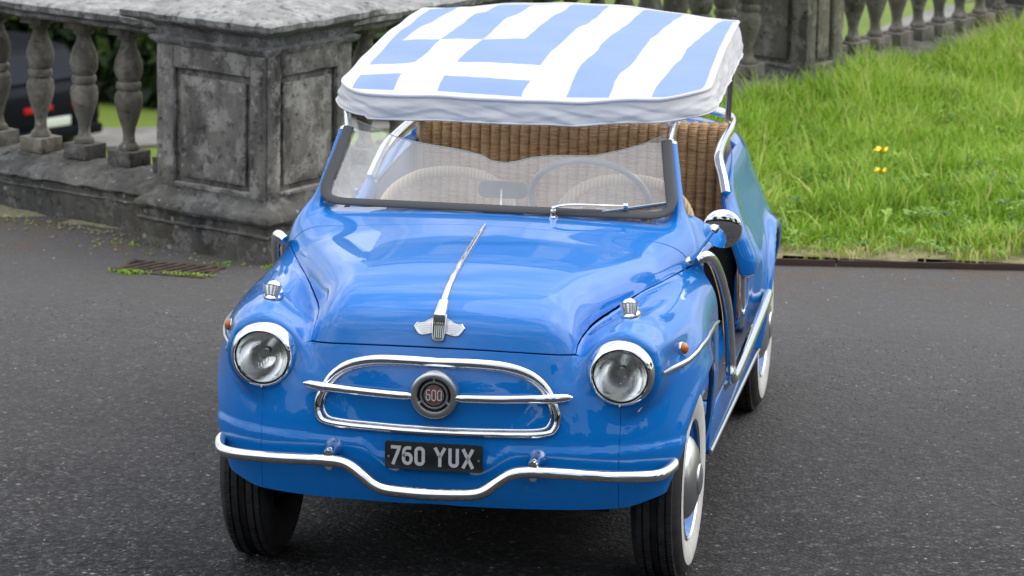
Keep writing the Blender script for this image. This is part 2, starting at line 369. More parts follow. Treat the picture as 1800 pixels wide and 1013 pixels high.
# upper terrace: bounded by the two walls
far = [W1(30, .35, 0), (-60, -70, 0), (70, -70, 0), W2(60, .35, 0), W2(.35, .35, 0)]
VT = [Vector(p) for p in far]; nT = len(VT)
V = [tuple(p) for p in VT]+[(p.x, p.y, -6.4) for p in VT]
F = [tuple(range(nT))]+[(i, i+nT, (i+1) % nT+nT, (i+1) % nT) for i in range(nT)]
tag(mesh('road', V, F, M_['asphalt']), kind='structure')
m = M_['lawn'] = mat('lawn', (.10, .20, .02), .9)
t, b = nodes(m); pv = geopos(t)
t.links.new(ramp(t, noise_tex(t, .35, 6, .6, vec=pv), [(.3, (.10, .17, .018)), (.7, (.19, .26, .03))]), b.inputs['Base Color']); bump(t, b, noise_tex(t, 6, 4, vec=pv), .5, .1)
g = []
for i in range(41):
    for j in range(41):
        x, y = -600+i*30, -500+j*30
        g.append((x, y, -6.2+(.02*max(0, y-95))))
F = [(i*41+j, (i+1)*41+j, (i+1)*41+j+1, i*41+j+1) for i in range(40) for j in range(40)]
tag(mesh('ground', g, F, M_['lawn'], smooth=True), kind='structure')
M_['path'] = mat('path_gravel', (.36, .345, .32), .9)
t, b = nodes(M_['path']); t.links.new(ramp(t, noise_tex(t, 2, 7, vec=geopos(t)), [(.3, (.17, .165, .15)), (.7, (.30, .29, .27))]), b.inputs['Base Color'])
pc = [(-40, 40.), (-22, 39.6), (-11.5, 39.6), (-4, 47.), (-1.5, 54.), (3, 58.5), (40, 62)]; wd = [3, 2.2, 1.5, 1.4, 1.7, 3.0, 5]
pp = catmull([(*p, 0) for p in pc], 8); ww = np.interp(np.linspace(0, 6, len(pp)), range(7), wd)
V = []; F = []
for i, p in enumerate(pp):
    V += [(p[0], p[1]-ww[i]/2, -6.17), (p[0], p[1]+ww[i]/2, -6.17)]
    if i: F.append((2*i-2, 2*i, 2*i+1, 2*i-1))
tag(mesh('path', V, F, M_['path']), kind='structure')
# soil under the grass
m = M_['soil'] = mat('soil', (.10, .08, .04), .95)
t, b = nodes(m); pv = geopos(t)
t.links.new(ramp(t, noise_tex(t, 14, 7, .65, vec=pv), [(.3, (.07, .06, .025)), (.5, (.19, .17, .07)), (.7, (.34, .29, .17))]), b.inputs['Base Color'])
sy_ = N(t, 'ShaderNodeSeparateXYZ'); t.links.new(pv, sy_.inputs[0]); old = b.inputs['Base Color'].links[0].from_socket
far_ = ramp(t, math_(t, 'DIVIDE', math_(t, 'ADD', sy_.outputs[1], math_(t, 'MULTIPLY', noise_tex(t, 3, 5, vec=pv), .8)), 10.), [(.49, 0.), (.55, 1.)])
t.links.new(mixc(t, math_(t, 'MULTIPLY', far_, .85), old, ramp(t, noise_tex(t, 9, 7, .7, vec=pv), [(.3, (.09, .17, .02)), (.7, (.24, .36, .05))])), b.inputs['Base Color']); bump(t, b, noise_tex(t, 30, 6, vec=pv), .8, .02)
EL0 = Vector((.504, 4.302, 0)); EDr = Vector((.918, .123, 0)).normalized(); EDn = Vector((-EDr.y, EDr.x, 0))
def bank(x, y):
    d = (x-EL0.x)*EDn.x+(y-EL0.y)*EDn.y
    dw = (x-A0.x)*NR.x+(y-A0.y)*NR.y           # distance in front of the right wall
    h = .022+.020*np.clip(d, 0, 4)+.05*smooth01((.7-dw)/.7)*smooth01(d/.8)+.010*np.sin(x*3.1+y*1.7)*np.clip(d, 0, 1)
    return h, d, dw
gx = np.linspace(-1.4, 7, 130); gy = np.linspace(3.9, 14, 150); X, Y = np.meshgrid(gx, gy, indexing='ij'); Hh, D, DW = bank(X, Y)
V = np.stack([X, Y, Hh], -1).reshape(-1, 3); ids = np.arange(130*150).reshape(130, 150)
q = np.stack([ids[:-1, :-1], ids[1:, :-1], ids[1:, 1:], ids[:-1, 1:]], -1).reshape(-1, 4)
ok = ((D.ravel() > .0) & (DW.ravel() > -.12))[q].all(1)
tag(meshnp('grass_bank', V, q[ok], M_['soil']), kind='structure')

def rough(o, cell=.05, amp=.004, f=11., chips=.006):
    bm = bmesh.new(); bm.from_mesh(o.data)
    bmesh.ops.triangulate(bm, faces=[f_ for f_ in bm.faces if len(f_.verts) > 4])
    for _ in range(5):
        es = [e for e in bm.edges if e.calc_length() > cell]
        if not es: break
        bmesh.ops.subdivide_edges(bm, edges=es, cuts=1, use_grid_fill=True)
    for v in bm.verts:
        p = v.co; n1 = noise.noise_vector(p*f)*amp; n2 = noise.noise(p*31)
        sharp = max([e.calc_face_angle(0) for e in v.link_edges if len(e.link_faces) == 2]+[0])
        v.co = p+n1-(v.normal*chips*max(0, n2-.05)*(2.2 if sharp > .5 else .6))
    for f_ in bm.faces: f_.smooth = True
    for e in bm.edges:
        e.smooth = not (len(e.link_faces) == 2 and e.calc_face_angle(0) > R(38))
    bm.to_mesh(o.data); bm.free(); return o
def ringstack(name, s0, s1, q0, q1, prof, mp_, mt, parent=None):
    V = []; F = []
    for (o_, z) in prof: V += [mp_(s0-o_, q0-o_, z), mp_(s1+o_, q0-o_, z), mp_(s1+o_, q1+o_, z), mp_(s0-o_, q1+o_, z)]
    for i in range(len(prof)-1):
        for k in range(4): F.append((i*4+k, i*4+(k+1) % 4, i*4+4+(k+1) % 4, i*4+4+k))
    F.append((0, 3, 2, 1)); n = len(prof)*4-4; F.append((n, n+1, n+2, n+3))
    return mesh(name, V, F, mt, parent, autosmooth=40)
BASEP = [(.0, -.05), (.0, .10), (.008, .106), (.008, .112), (-.004, .118), (-.004, .148), (.012, .152), (.018, .165), (.014, .18), (.0, .196), (-.03, .21), (-.05, .232), (-.052, .25)]
CAPP = [(-.055, .79), (-.048, .80), (-.030, .815), (-.026, .828), (-.045, .836), (-.045, .868), (-.02, .88), (.012, .895), (.045, .905), (.052, .912), (.052, .934), (.035, .946), (-.06, .966), (-.18, .985), (-.27, .99)]
def pier(s0, s1, q0, q1, mp_, label, faces='fsr', mt='stone', panels=True):
    c = mp_((s0+s1)/2, (q0+q1)/2, 0); root = empty('stone_pier', c)
    tag(root, label, 'pier')
    inv = Matrix.Translation((-c[0], -c[1], -c[2]))
    def L(s, q, z): p = mp_(s, q, z); return (p[0]-c[0], p[1]-c[1], p[2]-c[2])
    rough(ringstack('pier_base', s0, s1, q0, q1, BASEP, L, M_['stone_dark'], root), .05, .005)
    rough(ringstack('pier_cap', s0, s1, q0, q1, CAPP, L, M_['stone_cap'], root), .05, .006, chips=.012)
    a, b_, cq, dq = s0+.05, s1-.05, q0+.05, q1-.05; d = .028
    rough(box('shaft', (a+d, b_-d, cq+d, dq-d, .22, .81), M_[mt], root, .003, L), .08, .003)
    z0, z1 = .24, .80
    A_ = Acc()
    def frame(w0, w1, f, tb):   # stiles and rails in face coordinates; f(u, depth, z)
        st_ = .085
        for (u0, u1, zz0, zz1) in ((w0, w0+st_, z0, z1), (w1-st_, w1, z0, z1), (w0+st_, w1-st_, z0, z0+.022), (w0+st_, w1-st_, z1-.085, z1)):
            A_.box(u0, u1, 0, d-.001, zz0, zz1, xf=f)
    frame(a, b_, lambda u, dd, z: L(u, cq+dd, z), 0); frame(a, b_, lambda u, dd, z: L(u, dq-dd, z), 0)
    frame(cq, dq, lambda u, dd, z: L(a+dd, u, z), 0); frame(cq, dq, lambda u, dd, z: L(b_-dd, u, z), 0)
    rough(mesh('panel_frame', A_.V, A_.F, M_[mt], root, bevel=.004, autosmooth=40), .05, .003)
    ins = .115
    rough(box('panel', (a+ins, b_-ins, cq+d*.30, cq+d-.002, z0+.045, z1-.115), M_[mt], root, .003, L), .06, .003)
    rough(box('panel', (a+d*.30, a+d-.002, cq+ins, dq-ins, z0+.045, z1-.115), M_[mt], root, .003, L), .06, .003)
    return root
pier(0, .66, 0, .62, W1, 'large panelled stone pier at the corner of the balustrade, left of the car')
def P2(s, q, z): return W2(s, q, z)
pier(4.07, 4.50, .12, .66, P2, 'small stone pier behind the grass, right of the striped canopy', mt='stone_pale')
pier(6.52, 6.95, .12, .66, P2, 'stone pier at the far right end of the balustrade, beyond the grass', mt='stone_pale')
BAL = [(.024, .058), (.036, .062), (.038, .074), (.033, .082), (.025, .092), (.022, .12), (.026, .15), (.040, .195), (.050, .232), (.053, .262), (.050, .288), (.040, .303), (.038, .307), (.046, .311), (.048, .322), (.046, .334), (.038, .340), (.040, .345), (.050, .365), (.054, .392), (.052, .42), (.042, .452), (.031, .48), (.027, .500), (.028, .508), (.037, .511), (.041, .519), (.038, .527), (.030, .531)]
V, F = latheVF([(r*1.09, h) for r, h in BAL], 20)
A_ = Acc().add(V, F)
balm = None
def make_bal_meshes(mt, bs):
    o1 = mesh('spindle', V, F, M_[mt], autosmooth=45); o1.data.materials.clear(); o1.data.materials.append(M_[mt])
    for v in o1.data.vertices: v.co += noise.noise_vector(v.co*20)*.003
    o2 = rough(box('plinth_block', (-.062, .062, -.062, .062, -.004, .060), M_[bs], None, .004), .04, .004)
    o3 = rough(box('top_block', (-.058, .058, -.058, .058, .530, .584), M_[mt], None, .004), .04, .003)
    ms = [o1.data, o2.data, o3.data]
    for o in (o1, o2, o3): bpy.data.objects.remove(o)
    return ms
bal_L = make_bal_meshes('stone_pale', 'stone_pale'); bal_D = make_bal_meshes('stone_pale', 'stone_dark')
def baluster(parent, p, rz, ms):
    o = link('baluster', ms[0], None, parent); o.location = p; o.rotation_euler = (0, 0, rz)
    for nm, me in (('plinth_block', ms[1]), ('top_block', ms[2])): link(nm, me, None, o)
RAILP = [(.205, .80), (.19, .806), (.185, .815), (.195, .822), (.165, .832), (.152, .838), (.150, .862), (.165, .872), (.25, .884), (.34, .888)]
def railrun(parent, name, s0, s1, mp_, c, prof, qc, mt, cell=.05, amp=.005):
    """symmetric moulded section (q, z) extruded from s0 to s1"""
    pts = [(q, z) for q, z in prof]+[(2*qc-q, z) for q, z in prof[::-1]]
    def L(s, q, z): p = mp_(s, q, z); return (p[0]-c[0], p[1]-c[1], p[2]-c[2])
    VV, FF = prismVF(pts, s0, s1, lambda q, z, s: L(s, q, z))
    o = mesh(name, VV, FF, M_[mt], parent, autosmooth=35)
    return rough(o, cell, amp, chips=.010)
SILLP = [(.17, -.05), (.17, .108), (.162, .113), (.175, .118), (.175, .142), (.158, .148), (.158, .155), (.172, .163), (.19, .178), (.24, .20), (.29, .216), (.36, .22)]
def balustrade(label, runs, mp_, bal_s, rz, z0=.22, qc=.37, mset=None, dark=lambda i: False):
    c = mp_(runs[0][0], qc, 0); root = empty('balustrade', c); tag(root, label, 'balustrade')
    for (s0, s1) in runs:
        n = max(1, round((s1-s0)/1.0)); st = (s1-s0)/n
        for i in range(n):
            a, b_ = s0+i*st+.002, s0+(i+1)*st-.002
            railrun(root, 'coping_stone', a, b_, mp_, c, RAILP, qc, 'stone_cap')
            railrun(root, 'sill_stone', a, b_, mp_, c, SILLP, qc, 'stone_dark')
    for i, s in enumerate(bal_s):
        p = mp_(s, qc, z0); baluster(root, (p[0]-c[0], p[1]-c[1], p[2]-c[2]), rz, bal_D if dark(i) else bal_L)
    return root
a1 = math.atan2(E1.y, E1.x); a2 = math.atan2(E2.y, E2.x)
balustrade('stone balustrade left of the large corner pier, with worn vase shaped balusters', [(.665, 2.6)], W1, [.80+.2425*i for i in range(7)], a1, dark=lambda i: i in (0, 1, 2))
balustrade('stone balustrade behind the car and along the grass, right of the large corner pier', [(.665, 4.06), (4.505, 6.51)], P2,
           [3.93-.205*i for i in range(15)]+[4.66+.205*i for i in range(9)], a2)
# strip of earth and rubble washed against the wall foot
m = M_['dirt'] = mat('dirt', (.18, .15, .10), .95)
t, b = nodes(m); pv = geopos(t); t.links.new(ramp(t, noise_tex(t, 9, 8, .7, vec=pv), [(.3, (.09, .08, .055)), (.5, (.26, .23, .16)), (.58, (.17, .19, .06)), (.62, (.30, .27, .19)), (.8, (.42, .39, .31))]), b.inputs['Base Color']); bump(t, b, noise_tex(t, 25, 7, vec=pv), .9, .02)
gs = np.linspace(.9, 2.9, 60); gq = np.linspace(-.42, .19, 22); V = []; F = []
for i, s in enumerate(gs):
    for j, q in enumerate(gq):
        lim = -.38*smooth01((s-1.15)/.8)+.10*noise.noise(Vector((s*4, 0, 3)))
        h = .03*smooth01((q-lim)/.35)+.012*noise.noise(Vector((s*9, q*9, 0)))-.012
        V.append(W1(s, q, h if q > lim else -.02))
for i in range(59):
    for j in range(21): a = i*22+j; F.append((a, a+22, a+23, a+1))
tag(mesh('dirt', V, F, M_['dirt'], smooth=True), kind='structure')

# ------------------------------------------------------------------ grass
def vary(name, stops, rough_=.6, trans=.25):
    m = mat(name, (.1, .2, .03), rough_, Specular_IOR_Level=.35); t, b = nodes(m)
    at = N(t, 'ShaderNodeAttribute', attribute_name='tint'); c = ramp(t, at.outputs['Fac'], stops); t.links.new(c, b.inputs['Base Color'])
    tl = N(t, 'ShaderNodeBsdfTranslucent'); t.links.new(mixc(t, 1., c, (1.2, 1.25, .7), 'MULTIPLY'), tl.inputs[0]); ms = N(t, 'ShaderNodeMixShader'); ms.inputs[0].default_value = trans
    t.links.new(b.outputs[0], ms.inputs[1]); t.links.new(tl.outputs[0], ms.inputs[2]); t.links.new(ms.outputs[0], t.nodes['Material Output'].inputs[0])
    return m
M_['grass'] = vary('grass_blades', [(0., (.070, .150, .012)), (.33, (.165, .31, .022)), (.58, (.28, .45, .036)), (.80, (.42, .55, .11)), (1., (.60, .50, .24))])
def fbm(x, y, s, seed=0):
    r = np.zeros_like(x); rng = np.random.default_rng(seed)
    for k in range(10):
        a = rng.uniform(0, 2*PI); f = s*rng.uniform(.5, 2.2); r += np.sin((x*math.cos(a)+y*math.sin(a))*f+rng.uniform(0, 6.3))/(1+.5*k**.5)
    return r/4.2
def blades(name, X, Y, hgt, wid, tint, lean, mt, label, kind='stuff', baseh=None):
    n = len(X); az = RNG.uniform(0, 2*PI, n); dx, dy = np.cos(az), np.sin(az); px, py = -dy, dx
    H0 = bank(X, Y)[0] if baseh is None else baseh
    V = np.zeros((n, 7, 3)); 
    for k, (f, wf) in enumerate(((0, 1.), (.4, .85), (.75, .5))):
        off = lean*hgt*f**2; z = H0+hgt*(f-.35*lean*f*f)
        for s, j in ((-1, 2*k), (1, 2*k+1)):
            V[:, j, 0] = X+dx*off+s*px*wid*wf/2; V[:, j, 1] = Y+dy*off+s*py*wid*wf/2; V[:, j, 2] = z-(.01 if k == 0 else 0)
    off = lean*hgt; V[:, 6, 0] = X+dx*off; V[:, 6, 1] = Y+dy*off; V[:, 6, 2] = H0+hgt*(1-.35*lean)
    T0 = np.array([(0, 1, 3), (0, 3, 2), (2, 3, 5), (2, 5, 4), (4, 5, 6)]); T = (np.arange(n)[:, None, None]*7+T0[None]).reshape(-1, 3)
    o = meshnp(name, V.reshape(-1, 3), T, mt); a = o.data.attributes.new('tint', 'FLOAT', 'POINT')
    tv = np.repeat(tint, 7).reshape(n, 7)+np.array([-.10, -.10, 0, 0, .06, .06, .1])[None]
    a.data.foreach_set('value', np.clip(tv, 0, 1).ravel().astype(np.float32)); tag(o, kind=kind)
    return o
def scatter(n, x0=-1.0, x1=3.4, y0=4.2, y1=12.5):
    X = RNG.uniform(x0, x1, n); Y = RNG.uniform(y0, y1, n); _, D, DW = bank(X, Y)
    k = (D > .015+.03*RNG.random(n)) & (DW > -.10); return X[k], Y[k], D[k], DW[k]
X, Y, D, DW = scatter(330000)
keep = RNG.random(len(X)) < np.where((X < 2.3), .72, .25)*np.where(D < .34+.1*fbm(X, Y, 4, 5), .07+.30*smooth01((D-.08)/.25)+.38*(fbm(X, Y, 9, 4) > .15), 1); X, Y, D, DW = X[keep], Y[keep], D[keep], DW[keep]
cl = fbm(X, Y, 5, 1); cl2 = fbm(X, Y, 13, 2); big = fbm(X, Y, 1.6, 3)
hg = (.045+.06*smooth01(cl*1.2+.4)+.05*smooth01(cl2)+.05*smooth01((D-.3)/1.2)+.05*smooth01((.9-DW)/.7)-.03*smooth01((.8-DW)/.6)*smooth01((X-.5)/.4))*RNG.uniform(.5, 1.35, len(X))*np.where(D < .35, .35+.65*smooth01(D/.35), 1)
tint = .56+.17*cl2+.13*big+.10*cl+RNG.normal(0, .10, len(X))+.42*(1-smooth01(D/.34))+.03*smooth01(D/4)
dead = RNG.random(len(X)) < .035; tint[dead] = RNG.uniform(.85, 1, dead.sum())
blades('grass', X, Y, hg, RNG.uniform(.004, .009, len(X)), tint, RNG.uniform(.15, 1.0, len(X)), M_['grass'], '')
# tall tufts
X, Y, D, DW = scatter(90000); k = (fbm(X, Y, 6, 8) > .34) & (D > .35); X, Y = X[k], Y[k]
blades('tall_grass', X, Y, RNG.uniform(.10, .23, len(X)), RNG.uniform(.006, .012, len(X)), .50+.18*RNG.normal(0, 1, len(X)), RNG.uniform(.2, .9, len(X)), M_['grass'], '')
# broad leaved weeds: flat rosettes
M_['weed'] = vary('weed_leaves', [(0., (.05, .13, .014)), (.5, (.15, .30, .03)), (1., (.32, .46, .07))], .45, .2)
X, Y, D, DW = scatter(5200); k = (fbm(X, Y, 6, 12) > -.1); X, Y, D = X[k], Y[k], D[k]
Vw = []; Tw = []; tw = []
for x, y, d in zip(X, Y, D):
    h = float(bank(np.array(x), np.array(y))[0]); n = random.randint(4, 8); L0 = random.uniform(.022, .05); tt = random.uniform(.1, .9); zz = random.uniform(.0, .09)*min(1, d*3)
    for i in range(n):
        a = 2*PI*i/n+random.uniform(-.4, .4); l = L0*random.uniform(.7, 1.3); wd_ = l*random.uniform(.28, .5); el = random.uniform(.2, 1.1)
        c, s = math.cos(a), math.sin(a); b0 = len(Vw)
        for (f, wf, zf) in ((.08, .1, 0), (.45, 1, .5), (.8, .8, .62), (1.05, 0, .5)):
            rx, rz_ = f*l*math.cos(el*.8), zf*l*math.sin(el)+h+zz
            for sg in ((-1, 1) if wf else (0,)): Vw.append((x+c*rx-s*sg*wd_*wf/2, y+s*rx+c*sg*wd_*wf/2, rz_+(.004 if sg else 0))); tw.append(tt+random.uniform(-.1, .1))
        Tw += [(b0, b0+1, b0+3), (b0, b0+3, b0+2), (b0+2, b0+3, b0+5), (b0+2, b0+5, b0+4), (b0+4, b0+5, b0+6)]
o = meshnp('weeds', Vw, Tw, M_['weed']); a = o.data.attributes.new('tint', 'FLOAT', 'POINT'); a.data.foreach_set('value', np.clip(tw, 0, 1).astype(np.float32)); tag(o, kind='stuff')
# rusty steel edging between road and grass
m = mat('rusty_steel', (.05, .028, .018), .8)
def ED(s, n, z): p = EL0+EDr*s+EDn*n; return (p.x, p.y, z)
for i in range(3):
    a, b_ = -2.2+i*2.4, -2.2+(i+1)*2.4-.006
    o = rough(box('edging_strip', (a, b_, -.012, .0, -.03, .026), m, None, .002, ED), .1, .004, chips=0); 
    tag(o, ['rusty steel edging strip at the grass edge just right of the rear wheel', 'rusty steel edging strip along the front of the grass bank, right half of the photo', 'rusty steel edging strip beyond the right edge of the photo'][i], 'edging', 'steel edging strips between road and grass')
# yellow flowers
my = mat('petal_yellow', (.86, .72, .03), .5); mg = mat('stem_green', (.10, .2, .03), .6)
def flower(x, y, z, lean, label, s=1.):
    h0 = float(bank(np.array(x), np.array(y))[0]); root = empty('yellow_flower', (x, y, h0)); tag(root, label, 'flower', 'yellow flowers in the grass')
    hh = z-h0; tube('stem', catmull([(0, 0, 0), (lean*.3, 0, hh*.5), (lean, -.004, hh)], 6), .002, mg, root, 6)
    n = 9
    for i in range(n):
        a = 2*PI*i/n; c, s_ = math.cos(a), math.sin(a); l = .021*s; wd_ = .009*s; up_ = .35+.3*(i % 2)
        P = [(0, -wd_*.3, 0), (0, wd_*.3, 0), (l*.6, -wd_, l*up_*.5), (l*.6, wd_, l*up_*.5), (l, -wd_*.6, l*up_*1.1), (l, wd_*.6, l*up_*1.1)]
        mesh('petal', [(lean+p[0]*c-p[1]*s_, -.006+p[0]*s_*.9+p[1]*c, hh+p[2]) for p in P], [(0, 1, 3, 2), (2, 3, 5, 4)], my, root)
    lathe('flower_centre', [(.0001, .008), (.005, .006), (.006, .0), (.003, -.006)], mat('flower_orange', (.75, .42, .02), .6), root, 8, (lean, -.006, hh))
flower(.772, 5.55, .235, .006, 'upper yellow flower standing in the long grass right of the car', 1.5)
flower(.786, 5.46, .165, -.004, 'lower yellow flower standing in the long grass, just under the other one', 1.35)

# ------------------------------------------------------------------ drain, moss, pebbles
iron = mat('cast_iron', (.055, .040, .032), .75)
t, b = nodes(iron); t.links.new(ramp(t, noise_tex(t, 30, 6, vec=geopos(t)), [(.3, (.03, .024, .02)), (.7, (.13, .085, .055))]), b.inputs['Base Color'])
DC = Vector((-1.80, 3.665, 0)); da = R(-8); root = empty('drain_grate', DC, da); tag(root, 'slotted iron drain grate sunk in the road at the foot of the large pier', 'drain')
A_ = Acc()
for bx in ((-.19, .19, -.11, -.09, -.02, .006), (-.19, .19, .09, .11, -.02, .006), (-.19, -.172, -.09, .09, -.02, .006), (.172, .19, -.09, .09, -.02, .006)): A_.box(*bx)
mesh('grate_frame', A_.V, A_.F, iron, root, bevel=.002)
for i in range(8):
    x = -.150+i*.043
    V, F = boxVF(-.010, .010, -.104, .104, -.015, .007); V = [(x+p[0]+p[1]*.38, p[1]*.88, p[2]) for p in V]; mesh('grate_bar', V, F, iron, root, bevel=.002)
box('pit_shade', (-.175, .175, -.092, .092, .0015, .0030), M_['black'], root, 0)  # flat black sheet between the bars, painted as the shade down the drain
X = []; Y = []
for cx, cy, sx, sy, n in ((-1.925, 3.565, .035, .012, 150), (-1.70, 3.565, .05, .008, 130), (-1.40, 3.78, .03, .02, 60), (-2.05, 4.08, .10, .03, 30), (-2.62, 4.42, .16, .05, 40), (-1.63, 3.80, .03, .015, 20)):
    X.append(RNG.normal(cx, sx, n)); Y.append(RNG.normal(cy, sy, n))
X = np.concatenate(X); Y = np.concatenate(Y)
blades('moss', X, Y, RNG.uniform(.006, .018, len(X)), RNG.uniform(.005, .012, len(X)), RNG.uniform(.3, .75, len(X)), RNG.uniform(.3, 1.2, len(X)), M_['grass'], '', baseh=np.zeros(len(X))+.002)
def pebbles(name, X, Y, S, mt, z=0.0):
    base = np.array([(1, 0, 0), (-1, 0, 0), (0, 1, 0), (0, -1, 0), (0, 0, .7), (0, 0, -.7)], float); T0 = np.array([(0, 2, 4), (2, 1, 4), (1, 3, 4), (3, 0, 4), (2, 0, 5), (1, 2, 5), (3, 1, 5), (0, 3, 5)])
    n = len(X); Vp = base[None]*S[:, None, None]*RNG.uniform(.6, 1.3, (n, 6, 3)); a = RNG.uniform(0, 6.3, n); ca, sa = np.cos(a)[:, None], np.sin(a)[:, None]
    x_, y_ = Vp[..., 0]*ca-Vp[..., 1]*sa, Vp[..., 0]*sa+Vp[..., 1]*ca
    Vp = np.stack([x_+X[:, None], y_+Y[:, None], Vp[..., 2]+z+S[:, None]*.25], -1); T = (np.arange(n)[:, None, None]*6+T0[None]).reshape(-1, 3)
    return tag(meshnp(name, Vp.reshape(-1, 3), T, mt, smooth=False), kind='stuff')
m = M_['grit'] = mat('grit_stone', (.08, .08, .08), .85); t, b = nodes(m); ge_ = N(t, 'ShaderNodeNewGeometry')
t.links.new(ramp(t, ge_.outputs['Random Per Island'], [(0., (.055, .055, .058)), (.6, (.11, .11, .113)), (.93, (.17, .168, .165)), (1., (.34, .33, .30))]), b.inputs['Base Color'])
n = 42000; X = RNG.uniform(-2.6, 2.6, n); Y = -1.9+5.*RNG.random(n)**1.9; k = ~((np.abs(X) < .55) & (Y > -.2) & (Y < 2.4)); X, Y = X[k], Y[k]
pebbles('grit', X, Y, RNG.uniform(.0016, .0042, len(X)), M_['grit'], 0)
n = 420; X = RNG.uniform(-2.8, 2.6, n); Y = RNG.uniform(-1.9, 4.25, n)**1; pebbles('pebbles', X, Y, RNG.uniform(.0022, .0048, n), mat('pale_pebble', (.42, .41, .38), .8), 0)
s_ = RNG.uniform(.0, 2.4, 300); q_ = -RNG.exponential(.10, 300)+.1; P_ = np.array([W1(a, b_, 0) for a, b_ in zip(s_, q_)])
pebbles('rubble', P_[:, 0], P_[:, 1], RNG.uniform(.004, .012, 300), M_['dirt'], 0)

# ------------------------------------------------------------------ beyond the wall: hedge, trees, parked car (lower park level z=-6.2)
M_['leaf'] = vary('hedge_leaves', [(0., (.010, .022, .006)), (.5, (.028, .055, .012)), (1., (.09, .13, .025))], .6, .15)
def leafcloud(name, cs, n, size, parent=None, mt='leaf', tb=.3):
    """cs: list of ellipsoids (cx,cy,cz,rx,ry,rz)"""
    cs = np.array(cs); i = RNG.integers(0, len(cs), n); d = RNG.normal(size=(n, 3)); d /= np.linalg.norm(d, axis=1)[:, None]; r = RNG.uniform(.55, 1.05, n)**.6
    C = cs[i, :3]+d*cs[i, 3:]*r[:, None]; s = size*RNG.uniform(.5, 1.4, n)
    a = RNG.normal(size=(n, 3)); a /= np.linalg.norm(a, axis=1)[:, None]; b_ = np.cross(a, RNG.normal(size=(n, 3))); b_ /= np.linalg.norm(b_, axis=1)[:, None]
    V = np.stack([C-a*s[:, None], C+b_*s[:, None]*.55, C+a*s[:, None], C-b_*s[:, None]*.55], 1).reshape(-1, 3)
    o = meshnp(name, V, np.arange(4*n).reshape(-1, 4), M_[mt], parent, smooth=False); at = o.data.attributes.new('tint', 'FLOAT', 'POINT')
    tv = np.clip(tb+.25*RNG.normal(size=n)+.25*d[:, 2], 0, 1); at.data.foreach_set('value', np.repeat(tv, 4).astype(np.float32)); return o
bark = mat('bark', (.07, .055, .04), .9)
def tree(x, y, z, h, r, label, n=9000, name='broadleaf_tree', trunk=.3, leaf=.32):
    root = empty(name, (x, y, z)); tag(root, label, 'tree')
    tk = tube('trunk', catmull([(0, 0, -.2), (.1, 0, h*.25), (-.1, .1, h*.55)], 5), np.linspace(trunk, trunk*.4, 11), bark, root, 10)
    for k in range(5):
        a = k*1.26; tube('limb', catmull([(0, 0, h*.3+k*.2), (math.cos(a)*r*.35, math.sin(a)*r*.35, h*.5), (math.cos(a)*r*.7, math.sin(a)*r*.7, h*.68)], 4), np.linspace(trunk*.4, trunk*.1, 9), bark, tk, 6)
    cs = [(random.gauss(0, r*.42), random.gauss(0, r*.42), h*random.uniform(.45, .92), r*random.uniform(.28, .5), r*random.uniform(.28, .5), h*random.uniform(.10, .17)) for _ in range(16)]
    leafcloud('crown', cs, n, leaf, root)
    return root
hd = []
for i in range(20): x = -24+i*.8; hd.append((x, 43.4+random.uniform(-.4, .4), -4.6+random.uniform(-.2, .4), 1.3, 1.3, random.uniform(2.2, 2.9))); hd.append((x+.4, 42.6+random.uniform(-.3, .3), -5.7, 1., .7, .8))
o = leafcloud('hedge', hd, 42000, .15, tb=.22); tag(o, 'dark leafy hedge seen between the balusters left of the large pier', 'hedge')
cr = box('hedge_core', (-25, -8.6, 43.2, 44.4, -6.2, -2.6), mat('hedge_shade', (.008, .012, .005), .95), None, 0); cr.parent = o; cr.name = 'shade_core'  # solid dark box inside the foliage, coloured as the hedge's inner shade
tree(-19, 52, -6.0, 13, 5.5, 'tall dark tree above the hedge beyond the left balustrade', 9000)
tree(-12.5, 56, -6.0, 12, 5, 'second dark tree above the hedge, behind the large pier', 8000)
# trees standing behind the photographer: they show in the paint, chrome and door mirror
for i, (x, y, h, r) in enumerate([(15, -26, 9, 4.6), (23, -18, 10, 5), (29, -8, 9, 4.5), (8, -38, 10, 5), (32, 3, 9, 5), (-4, -46, 11, 5), (-20, -40, 11, 6), (22, 12, 7, 4)]):
    tree(x, y, -.1, h, r, ['bushy tree mirrored in the right front wing', 'bushy tree mirrored in the door mirror', 'broad tree to the right of the photographer', 'broad tree mirrored above the right headlight', 'tree at the far right beyond the grass', 'tall tree far behind the photographer', 'tall tree far behind and left of the photographer', 'small tree to the right of the grass bank'][i], 6000, leaf=.30)
wd = []
for i in range(46):
    a = R(-38+i*4.4); x, y = 4+34*math.sin(PI/2+.0-a+R(8))*1.0, -4-30*math.sin(a)*1.0
    a = R(20-i*4.2); x, y = 6+36*math.cos(a), -6+34*math.sin(a)
    h = random.uniform(2.2, 4.2); wd.append((x, y, h*.45, 2.6, 2.6, h*.62))
tag(leafcloud('woodland', wd, 46000, .34, tb=.35), kind='stuff')
